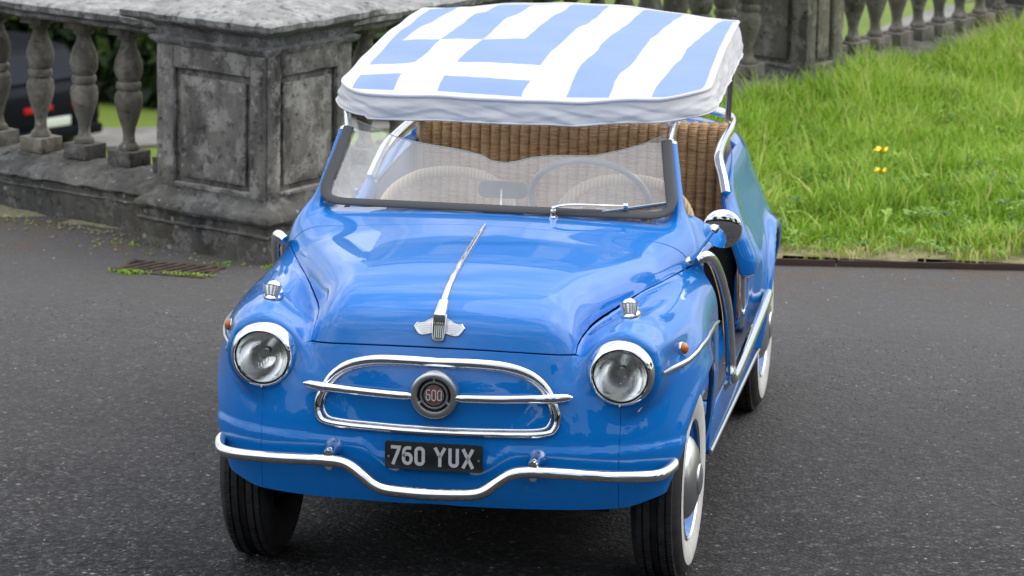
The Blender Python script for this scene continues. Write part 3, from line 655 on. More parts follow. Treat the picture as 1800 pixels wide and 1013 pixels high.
# parked hatchback on the lower drive, seen between the balusters
root = empty('parked_car', (-11.95, 37.5, -6.18), R(56)); tag(root, 'dark car with a red tail lamp and pale number plate, parked beyond the left balusters', 'car')
dk = mat('car_paint_dark', (.006, .007, .011), .6, 0, Specular_IOR_Level=.1); gla = mat('car_glass', (.008, .012, .020), .4, 0, Specular_IOR_Level=.08)
pr = [(-.0, .35), (-.06, .55), (-.03, .95), (.14, 1.02), (.50, 1.42), (1.2, 1.50), (2.2, 1.45), (2.9, 1.02), (3.9, .88), (4.05, .55), (4.0, .3), (.1, .28)]
def cx_(u, v, h): return (h*(1-.12*max(0, v-.95)/.5), u, v)
V, F = prismVF(pr, -.78, .78, cx_); mesh('car_body', V, F, dk, root, bevel=.05, autosmooth=45)
V, F = prismVF([(.16, 1.06), (.47, 1.38), (.50, 1.36), (.20, 1.04)], -.68, .68, lambda u, v, h: (h*(1-.1*(v-1)), u-.025, v)); mesh('rear_window', V, F, gla, root, bevel=.01)
for s in (-1, 1):
    box('tail_lamp', (s*.40-.09, s*.40+.09, -.075, .02, .70, .78), mat('lamp_red', (.50, .004, .008), .3, 0), root, .02)
    for yy_ in (.75, 3.2): lathe('wheel', [(.001, -.1), (.2, -.1), (.31, -.08), (.32, 0), (.31, .08), (.2, .1), (.001, .1)], M_['tyre'], root, 20, (s*.72, yy_, .32), 'x')
box('brake_light', (-.22, -.02, -.072, .02, .72, .785), mat('lamp_red_dark', (.55, .004, .01), .3), root, .01)
box('number_plate', (-.26, .26, -.09, -.062, .50, .62), mat('plate_white', (.78, .80, .78), .4), root, .008)
box('rear_bumper', (-.77, .77, -.13, .0, .34, .48), dk, root, .04)

# ================================================================== THE CAR (front axle at y=0, nose towards -y, ground z=0)
car = empty('vintage_car'); tag(car, 'bright blue open beach car with striped canopy and wicker seats', 'car')
Tprof = pchip([-.62, -.50, -.475, -.457, -.435, -.405, -.344, -.28, -.20, -.08, .12, .27, .45, .60, .9], [.30, .63, .70, .752, .794, .826, .855, .871, .884, .898, .914, .925, .935, .943, .95], 9)
Yf = pchip([.1, .26, .34, .45, .60, .70, .76, .84, .95], [-.42, -.462, -.482, -.492, -.487, -.470, -.452, -.425, -.36])
XSp = pchip([-.8, -.38, -.33, -.2, -.05, .15, .35, .47, .7], [.366, .368, .371, .387, .435, .513, .590, .635, .70])
ZSp = pchip([-.8, -.38, -.2, -.05, .15, .35, .6], [.715, .717, .740, .757, .780, .800, .83])
Bz = pchip([.1, .24, .32, .42, .52, .62, .70, .78, .86, .95, 1.1], [.62, .640, .660, .682, .690, .690, .685, .675, .655, .62, .56])
Az = pchip([.1, .26, .34, .45, .58, .72, 1.0], [.47, .514, .530, .537, .523, .492, .44])
FT = pchip([-.9, -.45, -.38, -.29, -.1, .1, .35, .6], [.752, .764, .772, .780, .788, .797, .815, .835])
XC = pchip([-.9, -.38, -.1, .35, .7], [.51, .52, .55, .60, .62])
HLX, HLZ = .4955, .673
def arch_flare(y, z, yc=0., zc=.285, Ra=.335): r = np.sqrt((y-yc)**2+(z-zc)**2); return .012*np.exp(-((r-Ra)/.026)**2)
PIL0, PIL1 = np.array([.486, .664, 1.146]), np.array([.560, .410, .810])
def capsule(x, y, z, a, b, ra, rb):
    d = b-a; L2 = (d**2).sum(); t = np.clip(((x-a[0])*d[0]+(y-a[1])*d[1]+(z-a[2])*d[2])/L2, 0, 1)
    return np.sqrt((x-a[0]-d[0]*t)**2+(y-a[1]-d[1]*t)**2+(z-a[2]-d[2]*t)**2)-(ra+(rb-ra)*t**1.6)
def F_front(x, y, z):
    X = np.abs(x)
    cw = 1-smooth01((y-.20)/.24); T = Tprof(y-.34*X*X*(1-.8*smooth01((y+.30)/.5)))-(.07+.10*cw)*X*X-.20*cw*X**4
    side = (X-(XSp(y)+.004+.30*(ZSp(y)-z)))/1.05
    face = (Yf(z)-.012*smooth01((z-.72)/.08)+.34*X*X+1.2*np.maximum(X-.2, 0)**2*.35)-y
    tz = z-T; tz = tz/np.sqrt(1+((Tprof(y-.34*X*X+.004)-Tprof(y-.34*X*X-.004))/.008)**2); hood = smax(smax(tz, side, .075), face, .03)
    n_ = 2.75+.65*smooth01((.78-z)/.42); a = Az(z); bx = Bz(z)*(1-.030*smooth01((y+.05)/.40))+arch_flare(y, z)*.7
    q = (np.maximum(.05-y, 0)/a)**n_+(X/bx)**n_
    plan = (q**(1/n_)-1)*.55
    ft = FT(y)-1.9*(X-XC(y))**2
    fend = smax(z-ft, plan, .12)
    # headlight pod
    r = np.sqrt((X-HLX)**2+(z-HLZ)**2)
    pod = smax(r-(.110+.006*smooth01((y+.39)/.08)-.045*smooth01((y+.30)/.36)), -.405-y, .03); pod = smax(pod, y-.12, .2)
    hood = smax(hood, X-bx, .07); F = smin(fend, hood, .022); F = smin(F, pod, .034+.075*smooth01((z-HLZ-.01)/.07)*smooth01((X-.425)/.09))
    # windscreen pillars grow out of the cowl corners
    pil = capsule(X, y, z, PIL0, PIL1, .0155, .0255); F = smin(F, pil, .05)
    # pressed step across the apron
    zl = .468-.035*smooth01((.21-X)/.06)
    F = F-.005*smooth01((zl-z+.012)/.024)*smooth01((-.1-y)/.15)
    return F
def surfnet(Ff, lo, hi, h):
    ax = [np.arange(a, b+h, h) for a, b in zip(lo, hi)]; G = np.meshgrid(*ax, indexing='ij'); S = Ff(*G)
    nx, ny, nz_ = S.shape; ins = S < 0
    c = np.zeros((nx-1, ny-1, nz_-1), int)
    for i in (0, 1):
        for j in (0, 1):
            for k in (0, 1): c += ins[i:nx-1+i, j:ny-1+j, k:nz_-1+k]
    act = (c > 0) & (c < 8); idx = -np.ones(act.shape, int); idx[act] = np.arange(act.sum()); I = np.argwhere(act)
    P = np.zeros((len(I), 3)); W = np.zeros(len(I))
    cor = [(i, j, k) for i in (0, 1) for j in (0, 1) for k in (0, 1)]
    for a in cor:
        for d in range(3):
            if a[d] == 1: continue
            b = list(a); b[d] = 1; sa = S[I[:, 0]+a[0], I[:, 1]+a[1], I[:, 2]+a[2]]; sb = S[I[:, 0]+b[0], I[:, 1]+b[1], I[:, 2]+b[2]]
            m_ = (sa < 0) != (sb < 0); t_ = np.where(m_, sa/np.where(m_, sa-sb, 1), 0)
            p = I+np.array(a, float); p[:, d] += t_; P += p*m_[:, None]; W += m_
    P /= W[:, None]; P = P*h+np.array([a[0] for a in ax])
    Q = []
    for d in range(3):
        e, f = [(1, 2), (2, 0), (0, 1)][d]
        sl = [slice(1, -1)]*3; sl[d] = slice(0, -1); sl2 = list(sl); sl2[d] = slice(1, None)
        A = ins[tuple(sl)]; B = ins[tuple(sl2)]; ch = np.argwhere(A != B); 
        off = np.array([1, 1, 1]); off[d] = 0; g = ch+off
        sgn = A[tuple(ch.T)]
        def at(de, df): q = g.copy(); q[:, e] += de; q[:, f] += df; return idx[tuple(q.T)]
        q4 = np.stack([at(-1, -1), at(0, -1), at(0, 0), at(-1, 0)], 1); q4[~sgn] = q4[~sgn][:, ::-1]; Q.append(q4)
    return P, np.concatenate(Q)
def grad(Ff, P, e=1e-4):
    g = np.zeros_like(P)
    for d in range(3):
        q = P.copy(); q[:, d] += e; r = P.copy(); r[:, d] -= e; g[:, d] = (Ff(*q.T)-Ff(*r.T))/(2*e)
    return g
def project(Ff, P, it=6, mxs=.012):
    for _ in range(it):
        g = grad(Ff, P); f = Ff(*P.T); st = f/np.maximum((g**2).sum(1), .05); s = g*st[:, None]; L = np.linalg.norm(s, axis=1); s *= np.minimum(1, mxs/np.maximum(L, 1e-9))[:, None]; P = P-s
    return P
def clip(P, T, g):
    """keep g<0; exact cut through triangles"""
    g = np.where(np.abs(g) < 1e-6, -1e-6, g); s = g < 0; ct = s[T].sum(1); keep = T[ct == 3]; cross_ = T[(ct > 0) & (ct < 3)]
    P = list(map(tuple, P)); cache = {}; new = []
    def cut(a, b):
        k = (min(a, b), max(a, b))
        if k not in cache:
            t_ = g[a]/(g[a]-g[b]); pa, pb = P[a], P[b]; cache[k] = len(P); P.append(tuple(pa[i]+(pb[i]-pa[i])*t_ for i in range(3)))
        return cache[k]
    for tri in cross_.tolist():
        for r_ in range(3):
            a, b, c = tri[r_], tri[(r_+1) % 3], tri[(r_+2) % 3]
            if s[a] and not s[b] and not s[c]: new.append((a, cut(a, b), cut(a, c))); break
            if s[a] and s[b] and not s[c]: x1 = cut(b, c); x2 = cut(a, c); new += [(a, b, x1), (a, x1, x2)]; break
    P = np.array(P); T2 = np.concatenate([keep, np.array(new, int).reshape(-1, 3)]); u, inv = np.unique(T2, return_inverse=True)
    return P[u], inv.reshape(-1, 3)
def clipg(P, T, fn): return clip(P, T, fn(*P.T))
def skin(name, Ff, P, T, mt, parent, lip=.012, roll=.0025):
    """outer skin with analytic normals plus a rolled-in lip along every free edge"""
    n = grad(Ff, P); n /= np.linalg.norm(n, axis=1)[:, None]+1e-9
    # drop slivers
    A = P[T]; ar = np.linalg.norm(np.cross(A[:, 1]-A[:, 0], A[:, 2]-A[:, 0]), axis=1); T = T[ar > 1e-9]
    fn_ = np.cross(P[T[:, 1]]-P[T[:, 0]], P[T[:, 2]]-P[T[:, 0]]); fl = (fn_*n[T[:, 0]]).sum(1) < 0; T[fl] = T[fl][:, ::-1]
    E_ = np.concatenate([T[:, [0, 1]], T[:, [1, 2]], T[:, [2, 0]]]); key = np.sort(E_, 1); _, inv, cnt = np.unique(key, axis=0, return_inverse=True, return_counts=True)
    bd = E_[cnt[inv.ravel()] == 1]; bv = np.unique(bd); mp_ = -np.ones(len(P), int); mp_[bv] = np.arange(len(bv))
    # outward in-plane direction
    od = np.zeros((len(bv), 3)); ev = P[bd[:, 1]]-P[bd[:, 0]]; o_ = np.cross(ev, n[bd[:, 0]]); o_ /= np.linalg.norm(o_, axis=1)[:, None]+1e-9
    for k in (0, 1): np.add.at(od, mp_[bd[:, k]], o_)
    od /= np.linalg.norm(od, axis=1)[:, None]+1e-9; nb_ = n[bv]; Pb = P[bv]; base = len(P); m_ = len(bv)
    r1 = Pb+od*roll*.7-nb_*roll*.3; r2 = Pb+od*roll-nb_*roll; r3 = Pb+od*roll-nb_*lip; r4 = Pb-od*.004-nb_*lip
    V = np.concatenate([P, r1, r2, r3, r4]); a, b = mp_[bd[:, 0]], mp_[bd[:, 1]]; qs = []
    L = [None]+[base+i*m_ for i in range(4)]
    def tri(p0, p1, p2, p3): qs.append(np.stack([p0, p1, p2], 1)); qs.append(np.stack([p0, p2, p3], 1))
    tri(bd[:, 1], bd[:, 0], L[1]+a, L[1]+b)
    for i in (1, 2, 3): tri(L[i]+b, L[i]+a, L[i+1]+a, L[i+1]+b)
    N_ = np.concatenate([n, nb_*.7+od*.7, od*.95+nb_*.3, od, od*.5-nb_*.6]); N_ /= np.linalg.norm(N_, axis=1)[:, None]+1e-9
    return meshnp(name, V, np.concatenate([T]+qs), mt, parent, normals=N_)
def quad2tri(Q): return np.concatenate([Q[:, [0, 1, 2]], Q[:, [0, 2, 3]]])
P0, Q0 = surfnet(F_front, (-.745, -.56, .235), (.745, .72, 1.19), .0105)
P0 = project(F_front, P0); T0 = quad2tri(Q0)
P0, T0 = clipg(P0, T0, lambda x, y, z: .298+.03*smooth01((np.abs(x)-.50)/.15)*smooth01((-y-.1)/.2)-.015*smooth01((y-.1)/.2)-z)
P0, T0 = clipg(P0, T0, lambda x, y, z: np.where(np.abs(x) > .40, .330-np.sqrt((y*1.07)**2+(z-.285)**2), -1.))
P0, T0 = clipg(P0, T0, lambda x, y, z: np.where(y < -.25, .083-np.sqrt((np.abs(x)-HLX)**2+(z-HLZ)**2), -1.))
YR = lambda x: .275+.085*np.minimum(np.abs(x)/.6, 1.2)**3.2
def zlip(x): return .731-.115*np.abs(x)**2
def g_hood(x, y, z):
    X = np.abs(x); return np.maximum(np.maximum(X-XSp(y), (zlip(x)-z)), y-YR(x))
def rootcut(x, y, z):      # region handled as hood neighbourhood only high up
    return g_hood(x, y, z)
gap = .0030
Ph, Th = clipg(P0, T0, lambda x, y, z: np.abs(x)-XSp(y)+gap)
Ph, Th = clipg(Ph, Th, lambda x, y, z: zlip(x)-z+gap); Ph, Th = clipg(Ph, Th, lambda x, y, z: y-YR(x)+gap*.7)
hood = skin('hood', F_front, Ph, Th, M_['paint'], car, roll=.002)
def seam(z): return np.interp(z, [.64, .66, .69, .717, .75], [.497, .46, .425, .368, .30])
Pf, Tf = clipg(P0, T0, lambda x, y, z: y-.0)
Pf, Tf = clipg(Pf, Tf, lambda x, y, z: z-zlip(x)+gap)
Pf, Tf = clipg(Pf, Tf, lambda x, y, z: np.abs(x)-seam(z)+.0018)
Pf, Tf = clipg(Pf, Tf, lambda x, y, z: y+.02)
skin('front_panel', F_front, Pf, Tf, M_['paint'], car, roll=.0012)
# rest of the shell: wings and cowl; cut away hood and front panel regions
def keep_outside(P, T, gs):
    """remove the intersection of half spaces gs (all <0)"""
    out_P = []; out_T = []; off = 0
    for g in gs:
        Pa, Ta = clip(P, T, -g(*P.T)); out_P.append(Pa); out_T.append(Ta+off); off += len(Pa); P, T = clip(P, T, g(*P.T))
    P = np.concatenate(out_P); T = np.concatenate(out_T); k = np.round(P, 6); u, ix, inv = np.unique(k, axis=0, return_index=True, return_inverse=True)
    return P[ix], inv.ravel()[T]
Ps, Ts = keep_outside(P0, T0, [lambda x, y, z: np.abs(x)-XSp(y)-gap*.4, lambda x, y, z: zlip(x)-z+0, lambda x, y, z: y-YR(x)-gap*.6])
Ps, Ts = keep_outside(Ps, Ts, [lambda x, y, z: y-.0, lambda x, y, z: z-zlip(x)-.0005, lambda x, y, z: np.abs(x)-seam(z)-.0012])
Ps, Ts = clipg(Ps, Ts, lambda x, y, z: np.minimum(y-(.400+.05*smooth01((z-.78)/.08)), -(z-1.)*100*(z > .84)*(np.abs(x) > .47)+10*((z <= .84)|(np.abs(x) <= .47))) if False else y-np.where((np.abs(x) > .455+.04*smooth01((.95-z)/.1)) & (z > .84), .9, .400+.065*smooth01((z-.78)/.08)))
Ps, Ts = clipg(Ps, Ts, lambda x, y, z: z-1.122)
# drop the back wall of the cowl
Ps, Ts = clipg(Ps, Ts, lambda x, y, z: np.where((y > .60) & (z < .93), 1., -1.))
shell = skin('body_shell', F_front, Ps, Ts, M_['paint'], car, lip=.016, roll=.0012)
# surface probes
def sy(x, z):
    ys = np.linspace(-.62, .2, 400); f = F_front(np.full(400, x), ys, np.full(400, z)); i = int(np.argmax(f < 0)); a, b = ys[max(i-1, 0)], ys[i]
    for _ in range(20):
        m_ = (a+b)/2
        if F_front(x, m_, z) < 0: b = m_
        else: a = m_
    return b
def sz(x, y):
    zs = np.linspace(1.05, .3, 400); f = F_front(np.full(400, x), np.full(400, y), zs); i = int(np.argmax(f < 0)); return zs[i]+.001
def sx(y, z, Ff=None):
    Ff = Ff or F_front; xs = np.linspace(.8, .3, 500); f = Ff(xs, np.full(500, y), np.full(500, z)); i = int(np.argmax(f < 0)); return xs[i]+.0005
def nrm(x, y, z):
    g = grad(F_front, np.array([[x, y, z]], float))[0]; return g/np.linalg.norm(g)
PT, CH = M_['paint'], M_['chrome']
# inner structure: wheel-well liners, bulkhead, floor, underbody
A_ = Acc()
def well(yc, zc, ra, x0, x1, s):
    n = 22; V = []; F = []
    for k in range(n+1):
        a = R(2)+R(161)*k/n; c_, s__ = math.cos(a), math.sin(a)
        V += [(s*x0, yc+ra*c_, zc+ra*s__), (s*x1, yc+ra*c_, zc+ra*s__)]
        if k: F.append((2*k-2, 2*k-1, 2*k+1, 2*k))
    V.append((s*x0, yc, zc)); F += [(2*k, 2*k+2, len(V)-1) for k in range(n)]
    A_.add(V, F)
for s in (-1, 1): well(0, .285, .335, .42, .625, s); well(2.0, .285, .34, .42, .62, s)
A_.box(-.42, .42, -.30, 2.5, .255, .27); A_.box(-.60, .60, .36, 1.62, .215, .235); A_.box(-.42, .42, -.05, .30, .185, .26); A_.box(-.50, .50, .301, 2.45, .125, .25)  # floor boxes lowered out of sight to deepen the shade under the car
mesh('underbody', A_.V, A_.F, M_['dark'], car)
A_ = Acc(); A_.box(-.40, .40, -.36, .42, .30, .70); mesh('luggage_well', A_.V, A_.F, M_['dark'], car)
A_ = Acc(); A_.box(-.56, .56, .45, .485, .235, .80); A_.box(-.52, .52, .44, .53, .80, .895); mesh('dashboard', A_.V, A_.F, PT, car, bevel=.01, autosmooth=40)

# ---- lights
def lamp_frame(s):
    return s*HLX, sy(HLX, HLZ)
for s in (1, -1):
    cx, cz = s*HLX, HLZ; cy = -.418
    tilt = Matrix.Rotation(R(4), 3, 'X') @ Matrix.Rotation(R(2*s), 3, 'Z')
    hl = lathe('headlight', [(.093, .045), (.0945, .02), (.0925, .004), (.086, -.010), (.0795, -.018), (.077, -.0185), (.0755, -.014), (.0750, -.006), (.0750, .02)], CH, car, 56, (cx, cy, cz), 'y', tilt)
    lathe('rim_seal', [(.0752, -.0085), (.0735, -.0115), (.0715, -.0105), (.0715, .004)], M_['rubber'], hl, 48, (cx, cy, cz), 'y', tilt)
    # fluted lens
    nr, na = 26, 56; V = []; F = []
    for i in range(nr+1):
        r = .0722*i/nr
        for k in range(na):
            a = 2*PI*k/na; x, z = r*math.cos(a), r*math.sin(a); d = -.011-.016*(1-(r/.0722)**2)
            d += .0017*math.cos(x*2*PI/.0074)*(1 if abs(z) < .056 else .3)*(0 if r < .012 else 1)
            p = tilt @ Vector((x, d, z)); V.append((cx+p.x, cy+p.y, cz+p.z))
    for i in range(nr):
        for k in range(na): l = (k+1) % na; F.append((i*na+k, i*na+l, (i+1)*na+l, (i+1)*na+k))
    o = mesh('lens', V, F, M_['lens'], hl, smooth=True)
    md = o.modifiers.new('thickness', 'SOLIDIFY'); md.thickness = .003; md.offset = 0
    lathe('reflector', [(.0715, -.004), (.066, .010), (.055, .028), (.040, .043), (.022, .052), (.010, .055), (.0001, .055)], M_['reflector'], hl, 48, (cx, cy, cz), 'y', tilt)
    lathe('bulb_shield', [(.0001, .012), (.011, .013), (.013, .020), (.012, .036), (.008, .05)], M_['brushed'], hl, 20, (cx, cy, cz), 'y', tilt)
    p = tilt @ Vector((0, -.018, -.0835)); lathe('screw', [(.0001, -.003), (.003, -.002), (.0032, .002)], M_['brushed'], hl, 10, (cx+p.x, cy+p.y, cz+p.z), 'y')
    # wing-top lamp: chrome teardrop housing with ribbed clear front
    bx_, by_ = s*.500, -.268
    def SP(lx, ly, h):
        lx *= 1.15; ly *= 1.35; h *= 1.40     # local: lx across, ly back along the wing, h above skin
        X_, Y_ = bx_+lx, by_+ly; z_ = sz(abs(X_), Y_); n_ = nrm(abs(X_), Y_, z_); return (X_+s*n_[0]*h, Y_+n_[1]*h, z_+n_[2]*h)
    def tear(scale, tail, h):
        pts = []
        for k in range(24):
            a = 2*PI*k/24; x = .0195*scale*math.sin(a); yv = -.030*math.cos(a)*scale
            if yv > 0: yv *= tail; x *= 1-.35*(yv/(.03*tail*scale))**2
            else: yv *= .8
            pts.append(SP(x, yv, h))
        return pts
    V = []; F = []
    lv = [(1.18, 1.5, -.004), (1.18, 1.5, .003), (1.06, 1.5, .007), (.86, 1.45, .010), (.80, 1.3, .014)]
    for (sc_, tl, h) in lv: V += tear(sc_, tl, h)
    for i in range(len(lv)-1):
        for k in range(24): F.append((i*24+k, i*24+(k+1) % 24, (i+1)*24+(k+1) % 24, (i+1)*24+k))
    F.append(tuple(range((len(lv)-1)*24, len(lv)*24)))
    wl = mesh('wing_lamp', V, F, CH, car, autosmooth=50)
    # body of the lamp: upright rounded block, taller at front
    V = []; F = []; prf = [(-.021, .004, .0150), (-.018, .018, .0145), (-.014, .030, .0135), (-.008, .0345, .0122), (.002, .0335, .0112), (.014, .026, .0095), (.028, .014, .007), (.038, .005, .003)]
    nn = 10
    for (ly, h, hw) in prf:
        for k in range(nn+1): a = PI*k/nn; V.append(SP(hw*math.cos(a), ly, (h-.003)*(abs(math.sin(a))**.45)+.003))
    for i in range(len(prf)-1):
        for k in range(nn): F.append((i*(nn+1)+k, i*(nn+1)+k+1, (i+1)*(nn+1)+k+1, (i+1)*(nn+1)+k))
    mesh('lamp_top', V, F, CH, wl, autosmooth=60)
    V = []; F = []
    for i in range(12):
        f_ = i/11; h = .004+.026*f_
        for k in range(9): a = PI*(k/8); rib = .0008*(i % 2); V.append(SP(.0150*math.cos(a)*(1-.10*f_), -.0195+.008*f_-(.0050+rib)*math.sin(a), h))
    for i in range(11):
        for k in range(8): F.append((i*9+k, i*9+k+1, (i+1)*9+k+1, (i+1)*9+k))
    mesh('clear_lens', V, F, M_['clear'], wl, smooth=True)
    # amber side repeater
    ay, az = -.375, .738
    ay = -.205; az = .706; ax_ = sx(ay, az); n_ = nrm(ax_, ay, az)
    Mn = Vector((s*n_[0], n_[1], n_[2])).to_track_quat('Z', 'Y').to_matrix()
    sr = lathe('side_lamp', [(.0190, -.008), (.0190, .001), (.0180, .004), (.0160, .005)], CH, car, 24, (s*ax_, ay, az), 'z', Mn)
    lathe('amber_lens', [(.0168, .003), (.0162, .010), (.0125, .016), (.006, .019), (.0001, .0195)], M_['amber'], sr, 20, (s*ax_, ay, az), 'z', Mn)
    # chrome flank spear
    pts = []
    for k in range(22):
        t_ = k/21; y = -.385+.775*t_; z = float(np.interp(y, [-.39, -.29, -.22, -.16, -.08, .06, .20, .30, .39], [.677, .667, .668, .677, .688, .688, .676, .663, .652]))
        X_ = sx(y, z); n_ = nrm(X_, y, z); pts.append((s*(X_+n_[0]*.004), y+n_[1]*.004, z))
    tube('flank_trim', pts, np.interp(np.linspace(0, 1, 22), [0, .1, .9, 1], [.005, .0085, .0075, .004]), M_['hub'], car, 8, flat=(1, .6), up=[(s, 0, 0)]*22 and (s, 0, .01))

# ---- grille surround, emblem, bars
half = [(0, .694), (.10, .694), (.185, .688), (.252, .668), (.296, .634), (.321, .592), (.331, .558), (.326, .529), (.303, .512), (.21, .506), (.10, .504), (0, .504)]
loop = half+[(-x, z) for x, z in half[-2:0:-1]]
lp = catmull([(x, 0, z) for x, z in loop], 6, closed=True)
def onface(x, z, h):
    y = sy(abs(x), z); return (x, y-h, z)
fr_ = np.array([onface(p[0], p[2], .005) for p in lp])
zz = np.array([p[2] for p in lp]); rad = np.interp(zz, [.50, .54, .64, .69], [.0090, .0095, .0118, .0150])
gs_ = mesh('grille_surround', *tubeVF(fr_, rad, 14, closed=True, up=(0, -1, 0), flat=(1, .85)), CH, car, autosmooth=60)
lp2 = np.array([onface(p[0]*.950, .600+(p[2]-.600)*.865, .0025) for p in lp])
mesh('inner_bead', *tubeVF(lp2, .0035, 8, closed=True, up=(0, -1, 0)), CH, gs_, autosmooth=60)
# dished blue panel inside the surround
for s in (1, -1):
    xs = np.linspace(.058, .372, 26); path = []
    for x in xs: y = sy(min(x, .36), .607) ; path.append((s*x, y-.030+.012*smooth01((x-.30)/.07)*1.0, .607+.006*(x/.37)**2))
    rads = np.interp(xs, [.058, .075, .28, .32, .355, .372], [.006, .0110, .0115, .0140, .0120, .004])
    tube('grille_bar', path, rads, CH, car, 12, up=(0, -1, 0), flat=(1.0, .75))
    A_ = Acc(); A_.box(s*.30-.006, s*.30+.006, sy(.3, .607)-.028, sy(.3, .607)+.005, .603, .611); mesh('bar_bracket', A_.V, A_.F, CH, car)
ec = (0, sy(0, .612)-.012, .612)
em = lathe('grille_emblem', [(.0001, .02), (.060, .02), (.0655, .008), (.0665, -.012), (.064, -.020), (.058, -.0235), (.0485, -.022), (.0455, -.016), (.0445, -.004)], M_['hub'], car, 56, ec, 'y')
lathe('emblem_dish', [(.0465, -.004), (.0001, -.002)], M_['black'], em, 40, ec, 'y')
lathe('emblem_ring', [(.0395, -.004), (.0395, -.014), (.0375, -.017), (.0345, -.017), (.0325, -.014), (.0325, -.004)], M_['brushed'], em, 44, ec, 'y')
for a in (90, 210, 330):
    c_, s__ = math.cos(R(a)), math.sin(R(a)); V, F = boxVF(.036, .0465, -.016, -.004, -.0032, .0032)
    mesh('emblem_spoke', [(ec[0]+p[0]*c_-p[2]*s__, ec[1]+p[1], ec[2]+p[0]*s__+p[2]*c_) for p in V], F, M_['brushed'], em, bevel=.001)
lathe('emblem_centre', [(.0270, -.004), (.0270, -.013), (.0255, -.0155), (.0001, -.0165)], M_['badge'], em, 40, ec, 'y')
lathe('centre_rim', [(.0275, -.004), (.0285, -.014), (.0275, -.0165), (.0255, -.0165)], M_['brushed'], em, 40, ec, 'y')
def strokes(name, glyphs, w_, xf, mt, parent, h0, h1):
    """glyphs: list of polylines in 2D -> flat bars with depth, mitred joints"""
    A_ = Acc()
    for pl, closed in glyphs:
        P = [Vector(p) for p in pl]; n = len(P); L_, R_ = [], []
        for i in range(n):
            a = P[(i-1) % n] if closed or i else None; c_ = P[(i+1) % n] if closed or i < n-1 else None
            d1 = (P[i]-a).normalized() if a is not None else None; d2 = (c_-P[i]).normalized() if c_ is not None else None
            if d1 is None: d1 = d2
            if d2 is None: d2 = d1
            n1 = Vector((-d1.y, d1.x)); n2 = Vector((-d2.y, d2.x)); m_ = (n1+n2); m_.normalize(); k = w_/2/max(.35, m_.dot(n1)); L_.append(P[i]+m_*k); R_.append(P[i]-m_*k)
        V = []; 
        for i in range(n):
            for q in (L_[i], R_[i]):
                for h in (h0, h1): V.append(xf(q.x, q.y, h))
        F = []
        for i in range(n if closed else n-1):
            a, b = i*4, ((i+1) % n)*4
            F += [(a, b, b+2, a+2), (a+1, a+3, b+3, b+1), (a, a+1, b+1, b), (a+2, b+2, b+3, a+3)]
        if not closed: F += [(0, 2, 3, 1), (n*4-4, n*4-3, n*4-1, n*4-2)]
        A_.add(V, F)
    o = mesh(name, A_.V, A_.F, mt, parent); 
    bm = bmesh.new(); bm.from_mesh(o.data); bmesh.ops.recalc_face_normals(bm, faces=bm.faces); bm.to_mesh(o.data); bm.free(); return o
def ov(x0, x1, y0, y1, r, n=4): return ([(p[0]+(x0+x1)/2, p[1]+(y0+y1)/2) for p in rrect(x1-x0, y1-y0, r, n)], True)
def arcp(cx, cy, rx, ry, a0, a1, n=8): return [(cx+rx*math.cos(R(a0+(a1-a0)*k/n)), cy+ry*math.sin(R(a0+(a1-a0)*k/n))) for k in range(n+1)]
# digits 600 on the emblem (tall narrow figures)
exf = lambda u, v, h: (ec[0]+u, ec[1]-h, ec[2]+v)
g6 = lambda x: [([(x+.0048, .0125)]+arcp(x, .010, .0048, .0042, 60, 180, 5)+arcp(x, -.009, .0048, .0048, 180, 360, 6)+arcp(x, -.002, .0048, .0042, 0, 170, 5), False)]
strokes('emblem_figures', g6(-.0155)+[ov(-.0050, .0050, -.0145, .0145, .0048), ov(.0107, .0207, -.0135, .0135, .0048)], .0026, exf, M_['silver'], em, .0160, .0185)
# ---- hood badge, wings, nose strip
def hoodpt(x, z, h):
    y = sy(abs(x), z); n_ = nrm(abs(x), y, z); return (x, y+n_[1]*h, z+n_[2]*h) if x == 0 else (x+(1 if x > 0 else -1)*n_[0]*h, y+n_[1]*h, z+n_[2]*h)
bd = None
V = []; F = []; W_ = [(.021, .745, .0), (.0205, .752, .0)]
shield = [(0, .746), (.010, .747), (.0165, .751), (.0185, .760), (.0200, .780), (.0205, .800), (.0190, .812), (.010, .815), (0, .815)]
sh = shield+[(-x, z) for x, z in shield[-2:0:-1]]
V = [hoodpt(x, z, -.004) for x, z in sh]+[hoodpt(x, z, .010) for x, z in sh]+[hoodpt(x*.9, .781+(z-.781)*.93, .0145) for x, z in sh]+[hoodpt(x*.80, .781+(z-.781)*.84, .0150) for x, z in sh]+[hoodpt(x*.76, .781+(z-.781)*.80, .0125) for x, z in sh]
n = len(sh); F = [(i+j*n, (i+1) % n+j*n, (i+1) % n+(j+1)*n, i+(j+1)*n) for j in range(4) for i in range(n)]+[tuple(4*n+i for i in range(n))]
badge = mesh('hood_badge', V, F, M_['hub'], car, autosmooth=45)
V2 = [hoodpt(x*.76, .781+(z-.781)*.80, .0130) for x, z in sh]
mesh('badge_face', V2, [tuple(range(len(V2)))], M_['face'], badge)
